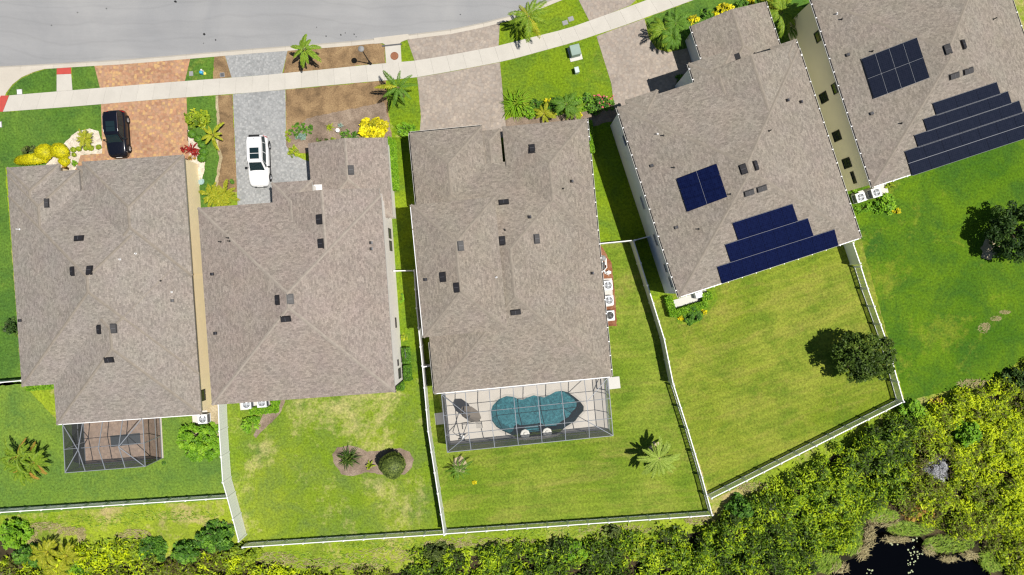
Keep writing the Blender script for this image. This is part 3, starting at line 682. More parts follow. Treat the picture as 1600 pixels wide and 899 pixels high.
class House:
    def __init__(s, base, label, roofmat, wallmat, fascia, cap):
        s.e = empty("house", base, label, "house", "houses along the street"); s.p = []; s.m = (roofmat, wallmat, fascia, cap); s.mesh = {}
    def add(s, *a, **k): s.p.append(Piece(*a, dz=-0.012*len(s.p), **k)); return s.p[-1]
    def finish(s):
        r, c, f, w = MB(), MB(), MB(), MB()
        for i, p in enumerate(s.p): p.roof(r, c); p.under(f); p.walls(w, i)
        s.wall = w.build("wall", s.m[1], s.e); s.roof = r.build("roof", s.m[0], s.e)
        c.build("ridge_caps", s.m[3], s.roof); f.build("fascia", s.m[2], s.roof)
    def z(s, p):
        zs = [q.z(p) for q in s.p]; zs = [q for q in zs if q is not None]
        return max(zs) if zs else None
    def on(s, px, py):
        z = s.p[0].ez
        for _ in range(25):
            q = s.z(W(px, py, z)); z = q if q is not None else z
        return W(px, py, z)
    def frame(s, px, py):
        P = s.on(px, py); e = 0.05; u, v = s.p[0].u, s.p[0].v
        def zz(q):
            r = s.z(q); return r if r is not None else P.z
        du = (zz(P+u*e)-zz(P-u*e))/(2*e); dvv = (zz(P+v*e)-zz(P-v*e))/(2*e)
        X = (u+Vector((0,0,du))).normalized(); Y = (v+Vector((0,0,dvv))).normalized()
        Z = X.cross(Y).normalized()
        if Z.z < 0: Z = -Z
        Y = Z.cross(X).normalized()
        Mx = Matrix((X, Y, Z)).transposed().to_4x4(); Mx.translation = P
        return Mx
    def vents(s, kind, spots):
        """box vents: d = two louvres side by side, w = wide, s = small square, p = white plumbing pipe, k = dark pipe"""
        for (px, py) in spots:
            Mx = s.frame(px, py)
            if kind in 'dwtm':
                a, b = {'d': (0.23, 0.37), 'w': (0.38, 0.21), 't': (0.16, 0.36), 'm': (0.40, 0.20)}[kind]
                if kind not in s.mesh:
                    q = MB(); hh = 0.16
                    q.hexa([Vector(c) for c in ((-a,-b,-0.02),(a,-b,-0.02),(a,b,-0.02),(-a,b,-0.02),(-a*0.92,-b*0.94,hh),(a*0.92,-b*0.94,hh),(a*0.92,b*0.94,hh),(-a*0.92,b*0.94,hh))])
                    if b > a: q.box(-a*0.8,-0.02,hh, a*0.8,0.02,hh+0.02, mi=1)
                    else: q.box(-0.02,-b*0.8,hh, 0.02,b*0.8,hh+0.02, mi=1)
                    q.box(-a-0.05,-b-0.05,-0.01, a+0.05,b+0.05,0.015, mi=0)
                    s.mesh[kind] = q.mesh("roof_vent", [M['vent'], M['vent_hi']])
                nm = "roof_vent"
            elif kind == 's':
                if kind not in s.mesh:
                    q = MB(); q.hexa([Vector(c) for c in ((-0.15,-0.13,-0.02),(0.15,-0.13,-0.02),(0.15,0.13,-0.02),(-0.15,0.13,-0.02),(-0.12,-0.11,0.16),(0.13,-0.11,0.10),(0.13,0.11,0.10),(-0.12,0.11,0.16))])
                    q.box(0.0,-0.11,0.10,0.14,0.11,0.125, mi=1); s.mesh[kind] = q.mesh("roof_vent", [M['vent'], M['vent_hi']])
                nm = "roof_vent"
            else:
                if kind not in s.mesh:
                    q = MB(); q.lathe([(0.11,-0.03),(0.07,0.03),(0.045,0.05),(0.045,0.32),(0.03,0.32)], 10); s.mesh[kind] = q.mesh("vent_pipe", M['pvc'] if kind == 'p' else M['leadpipe'])
                nm = "vent_pipe"
            o = link(nm, s.mesh[kind], s.e); o.matrix_local = Matrix.Translation(-ORG[s.e]) @ Mx
    def solar(s, quad, nu, nv, mat, lift=0.11, gap=0.010, rails=True, vrails=False):
        """quad: image corners a(top left) b(top right) c(bottom right) d(bottom left)"""
        a, b, c, d = [Vector(q) for q in quad]
        p0, p1, p2 = s.on(*a), s.on(*a.lerp(b, 0.55)), s.on(*d)
        n = (p1-p0).cross(p2-p0).normalized()
        if n.z < 0: n = -n
        def hit(q):
            g_ = Vector(((q[0]-800)/S, (449.5-q[1])/S, -H)); o_ = Vector((0,0,H)); k = n.dot(p0-o_)/n.dot(g_); return o_+g_*k
        P = [hit(q) for q in (a, b, c, d)]
        up = n*lift; A, B, C, D = [p+up for p in P]
        def at(x, y): return (A.lerp(B, x)).lerp(D.lerp(C, x), y)
        th = n*0.035; Wd = (B-A).length/nu; Hd = (D-A).length/nv
        for i in range(nu):
            for j in range(nv):
                gx, gy = gap/Wd, gap/Hd
                x0, x1, y0, y1 = (i+gx)/nu, (i+1-gx)/nu, (j+gy)/nv, (j+1-gy)/nv
                t = [at(x0,y1), at(x1,y1), at(x1,y0), at(x0,y0)]
                q = MB(); q.face(t, [(0,0),(Wd,0),(Wd,Hd),(0,Hd)])
                lo_ = [p-th for p in t]
                for k in range(4): q.face([t[k], lo_[k], lo_[(k+1) % 4], t[(k+1) % 4]], None, 1)
                q.build("solar_panel", [mat, M['solar_edge']], s.e)
        if rails:
            for j in range(nv+1):
                q = MB(); y = j/nv; a0, a1 = at(0,y), at(1,y)
                q.bar(a0-n*0.008, a1-n*0.008, 0.022, 0.022); q.build("mounting_rail", M['rail_al'], s.e)
        if vrails:
            for i in range(1, nu):
                q = MB(); q.bar(at(i/nu,0)-n*0.02, at(i/nu,1)-n*0.02, 0.03, 0.03); q.build("mounting_rail", M['rail_al'], s.e)
        # feet that hold the rails off the shingles
        q = MB(); m = max(2, nu)
        for i in range(m+1):
            for y in (0.02, 0.98):
                p = at(i/m, y); q.bar(p-n*(lift+0.02), p-n*0.03, 0.05)
        q.build("mounting_feet", M['rail_al'], s.e)
    def gutter(s, pi, which, t0=0.0, t1=1.0, hangers=True, inner=True):
        p = s.p[pi]; z = p.ez
        E = {'w': lambda t, o: p.P(-o, t*p.h, z), 'e': lambda t, o: p.P(p.w+o, t*p.h, z), 's': lambda t, o: p.P(t*p.w, p.h+o, z), 'n': lambda t, o: p.P(t*p.w, -o, z)}[which]
        q = MB()
        wd = 0.12 if inner else 0.07; a0, a1, b0, b1 = E(t0,0.0), E(t1,0.0), E(t0,wd), E(t1,wd)
        dn = Vector((0,0,-0.12)); z3 = Vector((0,0,0.004))
        q.hexa([a0+dn, a1+dn, b1+dn, b0+dn, a0+dn*0.25, a1+dn*0.25, b1+dn*0.25, b0+dn*0.25], 0)
        if inner:
            i0, i1, j0, j1 = E(t0,0.015), E(t1,0.015), E(t0,0.095), E(t1,0.095)
            q.face([x+dn*0.25+z3 for x in (i0, i1, j1, j0)], None, 1); q.face([x+dn*0.25+z3 for x in (j0, j1, i1, i0)], None, 1)
        gt = q.build("gutter", [M['fascia'] if inner else M['white'], M['gutter_in']], s.e)
        if hangers:
            L = (a1-a0).length; n = max(2, int(L/1.25)); q = MB(); dirv = (a1-a0).normalized()
            for i in range(n+1):
                c = E(t0+(t1-t0)*(i+0.5)/(n+1), 0.08) + Vector((0,0,-0.02)); o = (b0-a0).normalized()
                q.hexa([c-dirv*0.04-o*0.09, c+dirv*0.04-o*0.09, c+dirv*0.04+o*0.04, c-dirv*0.04+o*0.04] + [x+Vector((0,0,0.03)) for x in (c-dirv*0.04-o*0.09, c+dirv*0.04-o*0.09, c+dirv*0.04+o*0.04, c-dirv*0.04+o*0.04)])
            tag(q.build("hangers", M['white'], gt), None, None, None, "stuff")
    def window(s, pi, which, px, py, w, h, frame='white', zc=None):
        p = s.p[pi]; c = p.side(which, px, py)
        if zc is not None: c.z = zc
        n = {'e': p.u, 'w': -p.u, 's': p.v, 'n': -p.v}[which]; t = Vector((0,0,1)).cross(n).normalized(); z = Vector((0,0,1))
        def bx(q, x0, x1, y0, y1, d0, d1):
            q.hexa([c+t*x0+z*y0+n*d0, c+t*x1+z*y0+n*d0, c+t*x1+z*y0+n*d1, c+t*x0+z*y0+n*d1, c+t*x0+z*y1+n*d0, c+t*x1+z*y1+n*d0, c+t*x1+z*y1+n*d1, c+t*x0+z*y1+n*d1])
        q = MB(); f = 0.06
        bx(q, -w/2, w/2, h/2-f, h/2, -0.05, 0.06); bx(q, -w/2, w/2, -h/2, -h/2+f, -0.05, 0.07)
        bx(q, -w/2, -w/2+f, -h/2+f, h/2-f, -0.05, 0.05); bx(q, w/2-f, w/2, -h/2+f, h/2-f, -0.05, 0.05); bx(q, -w/2+f, w/2-f, -0.02, 0.02, -0.05, 0.045)
        wo = q.build("window", M[frame], s.e)
        for y0, y1 in ((-h/2+f, -0.02), (0.02, h/2-f)):
            q = MB(); bx(q, -w/2+f, w/2-f, y0, y1, -0.05, 0.025); q.build("pane", M['glass'], wo)

# --- house 1: single storey, far left, cream walls
T1 = R(4.0)
h1 = House(W(160, 450), "single-storey cream house on the far left with a plain taupe shingle roof", M['shingle_1'], M['cream'], M['fascia_g'], M['cap_n'])
def uv1(u, v): return (10+u*math.cos(T1)+v*math.sin(T1), 262-u*math.sin(T1)+v*math.cos(T1))
h1.add(uv1(0,44), 277, 299, 3.0, T1)
h1.add(uv1(50,150), 227, 256, 3.0, T1)
h1.add(uv1(0,11), 112, 150, 3.0, T1)
h1.add(uv1(0,0), 82, 90, 3.0, T1)
h1.add(uv1(118,-1), 159, 190, 3.22, T1)
h1.add(uv1(109,5), 54, 60, 2.7, T1, gable="s")
h1.finish()
h1.vents('t', [(73,317.5),(113.5,424),(155,515)]); h1.vents('d', [(140,422.5),(177.5,513.5)]); h1.vents('w', [(123.5,372.5),(170.5,562.5)])
h1.vents('s', [(32,501),(269,470)]); h1.vents('p', [(30.5,358.5),(187.5,405.5),(212,396.5),(268.5,456.5)]); h1.vents('k', [(251,439)])
h1.window(1, 'e', 299.5,393.5, 0.9, 1.2, 'frame_dk'); h1.window(1, 'e', 315,618.5, 1.0, 1.25, 'frame_dk')
h1.gutter(1, 's', 0, 1, False, False)

# --- house 2: two storeys behind the white car, with a low garage wing
T2 = R(4.1)
h2 = House(W(470, 460), "two-storey off-white house behind the white car, pinkish roof with pale hip lines", M['shingle_2'], M['offwhite'], M['fascia'], M['cap_l'])
h2.add((309,325), 287, 309, 5.8, T2)
h2.add((424,286), 63, 160, 5.8, T2)
h2.add((425,306), 168, 190, 5.8, T2, gable="n")
h2.add((481,224), 124, 125, 3.2, T2, gable="n")
h2.finish()
h2.vents('d', [(548,266),(499,343),(501.5,381),(453.5,467.5)]); h2.vents('t', [(433.5,469)]); h2.vents('w', [(446.5,498.5)])
h2.vents('s', [(332,428.5),(337,521),(579.5,379.5),(580,389)]); h2.vents('k', [(345,378),(357,372),(359,377)])
Mx = h2.frame(497, 293.5); q = MB(); q.box(-0.33,-0.24,0.0,0.33,0.24,0.14); sk = q.mesh("skylight_dome", M['whitemetal']); o = link("skylight", sk, h2.e); o.matrix_local = Matrix.Translation(-ORG[h2.e]) @ Mx
for (x, y, w, h) in [(604.5,320,0.9,1.1),(608.5,365,0.9,1.1),(610,384.5,0.9,1.1)]: h2.window(0, 'e', x, y, w, h, 'frame_dk')
for (x, y, w, h) in [(618,504.5,0.9,0.45),(621.5,567,0.55,0.45)]: h2.window(0, 'e', x, y, w, h, 'frame_dk')
h2.window(0, 'e', 624,583.5, 0.9, 1.1, 'frame_dk')
q = MB(); c = h2.p[0].P(h2.p[0].w+0.02, h2.p[0].h+0.02, 0)
q.tube([c+Vector((0,0,5.6)), c+Vector((-0.1,0.1,5.2)), c+Vector((-0.25,0.25,4.9)), c+Vector((-0.27,0.27,0.2))], [0.06]*4, 8); q.build("downspout", M['vent'], h2.e, True)

# --- house 3: pool house in the middle, bonus room over its left side
T3 = R(5.5)
h3 = House(W(800, 400), "wide brownish-roofed house in the middle with the screened pool behind it", M['shingle_3'], M['greige'], M['fascia'], M['cap_n'])
def uv3(u, v): return (640+u*math.cos(T3)+v*math.sin(T3), 209-u*math.sin(T3)+v*math.cos(T3))
h3.add(uv3(0,58), 278, 350, 3.2, T3)
h3.add(uv3(0,-1), 113, 160, 3.2, T3)
h3.add(uv3(145,3), 133, 190, 3.42, T3)
h3.add(uv3(105,6), 36, 80, 2.95, T3, gable="s")
h3.add((641.5,320.5), 132, 208, 5.8, T3)
h3.add((641.5,320.5), 66, 40, 5.8, T3)
h3.finish()
h3.vents('d', [(831,232.5),(719.5,384.5),(784.5,376.5),(838.5,373.5),(692,433),(714,449.5)]); h3.vents('m', [(787,316),(805.5,488)])
h3.vents('s', [(893,283.5),(827.5,339.5),(925,427),(665,437)]); h3.vents('k', [(879.5,295),(789,360)]); h3.vents('p', [(775,433.5)])
h3.gutter(0, 'e', 0, 1, True, True); h3.gutter(2, 'e', 0, 0.18, True, True); h3.gutter(1, 'w', 0, 0.7, False, True); h3.gutter(4, 'w', 0, 1, False, False); h3.gutter(0, 's', 0, 1, False, False); h3.gutter(0, 'w', 0.77, 1, False, True)
h3.gutter(1, 'n', 0, 1, False, True)

# --- house 4: two storeys, blue solar panels
T4 = R(18.1)
def solar_house(dx, dy, label, wall, first):
    h = House(W(1155+dx, 300+dy), label, M['shingle_4'], wall, M['fascia'], M['cap_n'])
    def A(x, y): return (x+dx, y+dy)
    h.add(A(964,168), 299, 312, 5.8, T4)
    h.add(A(1075.5,99.5), 72, 130, 5.8, T4)
    h.add(A(1204,74), 41, 110, 5.8, T4)
    h.add(A(1085,120), 168, 190, 5.8, T4, gable="n")
    h.add(A(977,156.5), 53, 70, 5.8, T4)
    h.add(A(1079.5,40.5), 123, 120, 3.2, T4, gable="n")
    h.finish()
    h.gutter(0, 'w'); h.gutter(0, 'e'); h.gutter(0, 's', 0, 1, True, False); h.gutter(1, 'w', 0, 0.4); h.gutter(5, 'w', 0, 0.7); h.gutter(5, 'e', 0, 0.6); h.gutter(2, 'e', 0, 0.3)
    return h
h4 = solar_house(0, 0, "two-storey white house with dark blue solar panels on its roof", M['bluewhite'], True)
h4.vents('d', [(1161.5,264.5)]); h4.vents('t', [(1180.5,259)]); h4.vents('m', [(1170,301.5),(1190,295)])
h4.vents('s', [(1018.5,259),(1057,355.5),(1230,157),(1251,159.5)]); h4.vents('p', [(1027.5,209.5)]); h4.vents('k', [(1036.5,212),(1053,262),(1091.5,358),(1141,303.5),(1201.5,205)])
Mx = h4.frame(1150, 90); q = MB(); q.box(-0.32,-0.24,0.0,0.32,0.24,0.3); o = link("roof_vent", q.mesh("attic_vent", M['vent']), h4.e); o.matrix_local = Matrix.Translation(-ORG[h4.e]) @ Mx
h4.solar([(1057,279.5),(1119.5,256),(1136.5,308),(1074,331.5)], 2, 3, M['solar_blue'], 0.14, 0.010, False, True)
h4.solar([(1143.8,348.2),(1237.3,318.4),(1246.2,345.6),(1152.8,375.4)], 5, 1, M['solar_blue'])
h4.solar([(1132.2,382.0),(1261.4,340.8),(1270.5,368.6),(1141.2,409.8)], 7, 1, M['solar_blue'])
h4.solar([(1119.8,416.6),(1303,358.2),(1309.5,383.6),(1127.5,443)], 10, 1, M['solar_blue'])
for (x, y, w, h) in [(1004.5,317,1.2,0.5),(1025,375,1.1,0.6),(1040.5,419,0.8,0.6),(1048.5,441,1.0,0.5)]: h4.window(0, 'w', x, y, w, h, 'fascia')
h4.window(0, 'w', 977, 219, 1.0, 0.9)

h5 = solar_house(302, -172, "two-storey beige house on the far right with black solar panels on its roof", M['beige'], False)
h5.vents('d', [(1480.5,77.5)]); h5.vents('t', [(1504.5,70)]); h5.vents('m', [(1490.5,119),(1512.5,111.5)])
h5.vents('s', [(1324.5,86),(1362,177.5)]); h5.vents('p', [(1307.5,22)]); h5.vents('k', [(1315,30.5),(1363,80.5),(1408.5,193),(1552,30.5)])
h5.solar([(1345.5,93),(1432,59.5),(1452,122),(1365,155)], 4, 2, M['solar_dark'], 0.14, 0.012, True, True)
rows = [(1456,161.5,1556,128.4), (1441.5,186.5,1573.5,142.8), (1427.5,211.5,1591,157.4), (1412.5,236.5,1610,171.2), (1418.5,255.4,1629,185.8)]
for (x0, y0, x1, y1), n in zip(rows, (3, 4, 5, 7, 7)):
    h5.solar([(x0,y0),(x1,y1),(x1+6.2,y1+19.2),(x0+6.2,y0+19.2)], n, 1, M['solar_dark'])
for (x, y) in [(1280,56),(1307,137),(1287.5,152.5),(1308,212.5),(1323.5,255)]: h5.window(0, 'w', x, y, 0.9, 1.3, 'frame_dk')
h5.window(0, 'w', 1334, 277.5, 1.1, 0.5, 'frame_dk')

# ------------------------------------------------------------------ fences
def post_mesh(h):
    q = MB(); q.box(-0.065,-0.065,-0.1,0.065,0.065,h+0.06)
    q.hexa([Vector(c) for c in ((-0.08,-0.08,h+0.06),(0.08,-0.08,h+0.06),(0.08,0.08,h+0.06),(-0.08,0.08,h+0.06),(-0.02,-0.02,h+0.11),(0.02,-0.02,h+0.11),(0.02,0.02,h+0.11),(-0.02,0.02,h+0.11))])
    return q.mesh("post", M['white'])
FM = {}
def fmesh(kind, h):
    k = (kind, h)
    if k in FM: return FM[k]
    q = MB()
    if kind == 'post': FM[k] = post_mesh(h); return FM[k]
    if kind == 'panel':
        n = 8
        for i in range(n): q.box(i/n+0.003,-0.02,0.12,(i+1)/n-0.003,0.02,h-0.1)
        q.box(0,-0.014,0.12,1,0.014,h-0.1)
    if kind == 'top': q.box(0,-0.04,h-0.1,1,0.04,h)
    if kind == 'bot': q.box(0,-0.022,0.06,1,0.022,0.15)
    if kind == 'pickets':
        n = 15
        for i in range(n):
            x = (i+0.5)/n; q.box(x-0.017,-0.012,0.15,x+0.017,0.012,h-0.1)
    FM[k] = q.mesh(kind, M['white']); return FM[k]
def fence(label, runs, group=None):
    """runs: (top line in photo pixels, height, 'solid' or 'open', last post)"""
    p0 = runs[0][0][0]; e = empty("fence", W(p0[0], p0[1], runs[0][1]) * Vector((1,1,0)) if False else Vector((W(p0[0], p0[1], runs[0][1]).x, W(p0[0], p0[1], runs[0][1]).y, 0)), label, "fence", group)
    og = ORG[e]
    for pts, h, kind, last in runs:
        P = [W(x, y, h) for x, y in pts]
        for p in P: p.z = 0
        for i in range(len(P)-1):
            a, b = P[i], P[i+1]; L = (b-a).length; n = max(1, round(L/(1.83 if kind == 'open' else 2.0))); d = (b-a)/n; rz = math.atan2(d.y, d.x); l = d.length
            for k in range(n):
                c = a + d*k
                link("post", fmesh('post', h), e, c-og, rz)
                s0 = c + d.normalized()*0.065 - og
                names = (('panel','panel'),('rail','top'),('rail','bot')) if kind == 'solid' else (('pickets','pickets'),('rail','top'),('rail','bot'))
                for nm, mk in names:
                    o = link(nm, fmesh(mk, h), e, s0, rz); o.scale = (l-0.13, 1, 1)
                    if nm == 'pickets': o["kind"] = "stuff"
            if i == len(P)-2 and last: link("post", fmesh('post', h), e, b-og, rz)
fence("short white fence at the left edge joining the cream house", [([(-120,606),(0,598),(33,595)], 1.8, 'solid', True)])
fence("low white picket fence closing the far-left back yard", [([(-120,809),(0,801),(354,778.5)], 1.2, 'open', False)])
fence("white privacy fence between the two left back yards", [([(341,632),(342.5,674),(348,754),(355,778),(373,846)], 1.8, 'solid', True)])
fence("low white picket fence behind the dry yard with the mulch island", [([(379,855.5),(694,835)], 1.2, 'open', False)])
fence("white privacy fence left of the pool house", [([(647,423),(651,482),(660,572),(669,674),(694,836)], 1.8, 'solid', True)])
fence("short white gate fence across the narrow passage left of the pool house", [([(616,423.5),(645,423)], 1.8, 'solid', False)])
fence("tiny white fence stub beside the lower left corner of the pool house", [([(662,573.5),(678,571.5)], 1.8, 'solid', True)])
fence("white fence between pool yard and solar house, solid then picket", [([(990,376.5),(1012,446),(1038,530),(1052,600)], 1.8, 'solid', True), ([(1053,603),(1075,672),(1097,746),(1113,805)], 1.25, 'open', True)])
fence("short white fence stub right of the pool house side yard", [([(936,381),(988,376)], 1.8, 'solid', False)])
fence("short shaded white fence stub against the white solar house wall", [([(992,375.5),(1023,367)], 1.8, 'solid', False)])
fence("low white picket fence behind the pool yard", [([(696,834.5),(1111,805.5)], 1.2, 'open', False)])
fence("low white picket fence running diagonally beside the marsh", [([(1112,779),(1411,628.5)], 1.2, 'open', False)])
fence("white picket fence on the right side of the tree yard", [([(1333,380),(1344,412)], 1.8, 'solid', True), ([(1345,416),(1356,451),(1386,535),(1412,628)], 1.25, 'open', True)])

# ------------------------------------------------------------------ pool, deck and screen enclosures
CZ = 2.9
def gxy(p, z): q = W(p[0], p[1], z); q.z = 0; return q
c3 = [gxy(p, CZ) for p in ((690,617),(950,590),(958,681),(699,707))]     # north-west, north-east, south-east, south-west
dk = MB()
up = (c3[0]-c3[3])*0.30
dk.poly([[c3[3], c3[2], c3[1]+(c3[1]-c3[2])*0.30, c3[0]+up], WG(POOL)], 0.05)
deck = tag(dk.build("pool_deck", M['deck']), "pale concrete pool deck inside the screen enclosure", None, None, 'structure')
q = MB(); q.slab(WG([(949,590),(967.5,588.3),(969.5,606.5),(952,608.5)]), -0.05, 0.06); tag(q.build("door_slab", M['pad']), "small white concrete slab at the right corner of the pool enclosure", None, None, 'structure')
q = MB(); q.slab(WG([(679,646),(698,644),(700,662),(681,664)]), -0.05, 0.045); tag(q.build("step_slab", M['pad']), "small slab step at the left side of the pool enclosure", None, None, 'structure')

PL = WG(POOL); pe = empty("swimming_pool", W(840,650), "freeform teal swimming pool with pebble finish inside the screen enclosure", "swimming pool")
q = MB(); n = len(PL)
cen = sum(PL, Vector())/n
inn = [cen + (p-cen)*0.90 for p in PL]
for i in range(n):
    a, b = PL[i], PL[(i+1) % n]; c, d = inn[i], inn[(i+1) % n]
    q.face([lo(b,0.05), lo(a,0.05), lo(a,-0.55), lo(b,-0.55)]); q.face([lo(b,-0.55), lo(a,-0.55), lo(c,-1.3), lo(d,-1.3)])
q.poly([inn], -1.3); q.build("basin", M['pool'], pe)
q = MB(); q.poly([PL], -0.06); q.build("water", M['poolwater'], pe)
q = MB(); out = []
for i in range(n):
    d = (PL[(i+1) % n]-PL[i-1]).normalized(); out.append(PL[i] + Vector((d.y, -d.x, 0))*(-0.20))
if (out[0]-cen).length < (PL[0]-cen).length: out = [PL[i]*2-out[i] for i in range(n)]
for i in range(n):
    j = (i+1) % n; q.face([lo(PL[i],0.056), lo(out[i],0.056), lo(out[j],0.056), lo(PL[j],0.056)]); q.face([lo(PL[j],0.056), lo(out[j],0.056), lo(out[i],0.056), lo(PL[i],0.056)][::1])
q = MB()
for i in range(n):
    j = (i+1) % n; f = [lo(PL[i],0.056), lo(out[i],0.056), lo(out[j],0.056), lo(PL[j],0.056)]
    if (f[1]-f[0]).cross(f[2]-f[0]).z < 0: f = f[::-1]
    q.face(f)
q.build("coping", M['coping'], pe)
sm = MB()
for k in range(3): sm.slab([W(815+k*1.5,676-k*3), W(848-k*1.5,673-k*3), W(849-k*1.5,683-k*2), W(816+k*1.5,684-k*2)], -1.2, -0.25-0.25*k)
sm.build("steps", M['pool'], pe)

def enclosure(label, c, nb, prof, bt=0.055, sides=(1,1,1)):
    """c: corners NW NE SE SW at ground; nb bays; prof: (t across from the house, height)"""
    nw, ne, se, sw_ = c; zend = max(prof[0][1], prof[-1][1]); e = empty("screen_enclosure", (nw+se)/2, label, "screen enclosure", "screen enclosures behind the houses")
    def pt(x, t, z):
        if (x <= 0 or x >= 1) and z > zend: z = zend
        p = nw.lerp(ne, x).lerp(sw_.lerp(se, x), t); return Vector((p.x, p.y, z))
    def hgt(t):
        for (t0, z0), (t1, z1) in zip(prof, prof[1:]):
            if t <= t1: return z0 + (z1-z0)*(t-t0)/(t1-t0)
    def beam(nm, a, b, w=bt): q = MB(); q.bar(a, b, w); return q.build(nm, M['cage'], e)
    ts = [p[0] for p in prof]
    zs = prof[-1][1]
    for i in range(nb+1):
        x = i/nb
        for (t0, z0), (t1, z1) in zip(prof, prof[1:]): beam("roof_beam", pt(x,t0,z0), pt(x,t1,z1))
        beam("post", pt(x,1,0.0), pt(x,1,zs))
    for t, z in prof: beam("purlin", pt(0,t,z), pt(1,t,z), bt*0.9)
    for x in (0, 1):
        for t, z in prof[:-1]: beam("post", pt(x,t,0.0), pt(x,t,z))
        beam("chair_rail", pt(x,0,0.95), pt(x,1,0.95), bt*0.8); beam("sill", pt(x,0,0.09), pt(x,1,0.09), bt)
    beam("chair_rail", pt(0,1,0.95), pt(1,1,0.95), bt*0.8); beam("sill", pt(0,1,0.09), pt(1,1,0.09), bt)
    for i in range(nb):
        for (t0, z0), (t1, z1) in zip(prof, prof[1:]):
            q = MB(); q.face([pt(i/nb,t1,z1), pt((i+1)/nb,t1,z1), pt((i+1)/nb,t0,z0), pt(i/nb,t0,z0)]); q.build("roof_screen", M['screen'], e)
        q = MB(); q.face([pt(i/nb,1,0.05), pt((i+1)/nb,1,0.05), pt((i+1)/nb,1,zs), pt(i/nb,1,zs)]); q.build("wall_screen", M['screen_unlit'], e)
    for x in (0, 1):
        for (t0, z0), (t1, z1) in zip(prof, prof[1:]):
            q = MB(); q.face([pt(x,t0,0.05), pt(x,t1,0.05), pt(x,t1,z1), pt(x,t0,z0)]); q.build("wall_screen", M['screen_sunlit'] if x else M['screen_unlit'], e)
    return e, pt
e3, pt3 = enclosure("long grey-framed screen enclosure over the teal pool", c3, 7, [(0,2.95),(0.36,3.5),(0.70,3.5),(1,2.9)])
for a, b in [((0,0,2.95),(1/7,0.36,3.5)), ((6/7,0.36,3.5),(1,0,2.95)), ((0,1,2.9),(1/7,0.70,3.5)), ((6/7,0.70,3.5),(1,1,2.9))]:
    q = MB(); q.bar(pt3(*a), pt3(*b), 0.05); q.build("brace", M['cage'], e3)
for a, b in [((1,0.05,0.95),(1,0.36,2.9)), ((0,0.70,0.95),(0,0.95,2.9))]:
    q = MB(); q.bar(pt3(*a), pt3(*b), 0.05); q.build("brace", M['cage'], e3)
q = MB()
for a, b in [((1.002,0.06,0.1),(1.002,0.06,2.1)), ((1.002,0.30,0.1),(1.002,0.30,2.1)), ((1.002,0.06,2.1),(1.002,0.30,2.1)), ((1.002,0.06,1.0),(1.002,0.30,1.0))]: q.bar(pt3(*a), pt3(*b), 0.08)
q.build("door_frame", M['cage'], e3)

c1 = [gxy(p, CZ) for p in ((98,662.5),(223,653),(227,729),(102,739))]
q = MB(); q.poly([[c1[3]+(c1[3]-c1[2])*0.0, c1[2], c1[1]+(c1[1]-c1[2])*0.5, c1[0]+(c1[0]-c1[3])*0.5]], 0.05); tag(q.build("patio", M['pinkpav']), "pinkish paver patio inside the small screen enclosure", None, None, 'structure')
q = MB(); w = (c1[2]-c1[3]).normalized()*0.12; q.slab([c1[2], c1[2]+w, c1[1]+w, c1[1]], -0.05, 0.06); tag(q.build("patio_kerb", M['kerb']), None, None, None, 'structure')
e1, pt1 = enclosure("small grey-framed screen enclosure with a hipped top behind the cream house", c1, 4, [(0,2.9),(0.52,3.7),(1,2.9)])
for a, b in [((0,0,2.9),(0.25,0.52,3.7)), ((0,1,2.9),(0.25,0.52,3.7)), ((1,0,2.9),(0.75,0.52,3.7)), ((1,1,2.9),(0.75,0.52,3.7))]:
    q = MB(); q.bar(pt1(*a)+Vector((0,0,0.03)), pt1(*b)+Vector((0,0,0.03)), 0.06); q.build("hip_beam", M['cage'], e1)
q = MB(); q.slab([W(*p) for p in ((173,681),(219,676.5),(220.5,693),(174.5,698.5))], 0.05, 0.09)
tag(q.build("patio_rug", M['rug'], None, False, W(196,688)), "dark rectangular rug on the pinkish patio", "rug")

# shell-like round seats at the pool edge
def round_seat(px, py, label):
    e = empty("round_seat", W(px, py, 0.35)*Vector((1,1,0)) if False else Vector((W(px,py,0.35).x, W(px,py,0.35).y, 0)), label, "pool seat", "round white seats at the pool")
    q = MB(); n = 24; rings = []
    for r, z in ((0.26,-0.3),(0.34,0.05),(0.42,0.28),(0.43,0.36),(0.38,0.40),(0.22,0.34),(0.05,0.33)):
        rings.append([Vector((r*(1+0.04*math.cos(8*2*math.pi*k/n))*math.cos(2*math.pi*k/n), r*(1+0.04*math.cos(8*2*math.pi*k/n))*math.sin(2*math.pi*k/n), z)) for k in range(n)])
    for i in range(len(rings)-1):
        for k in range(n): q.face([rings[i][k], rings[i][(k+1) % n], rings[i+1][(k+1) % n], rings[i+1][k]])
    q.face(rings[-1]); link("shell", q.mesh("shell", M['shell'], True, weld=True), e)
    q = MB(); q.lathe([(0.17,0.335),(0.19,0.37),(0.14,0.40),(0.02,0.41)], 16); link("cushion", q.mesh("cushion", M['shell'], True, weld=True), e)
round_seat(820.5, 678.5, "left one of the two round white shell seats at the pool edge"); round_seat(855, 676, "right one of the two round white shell seats at the pool edge")

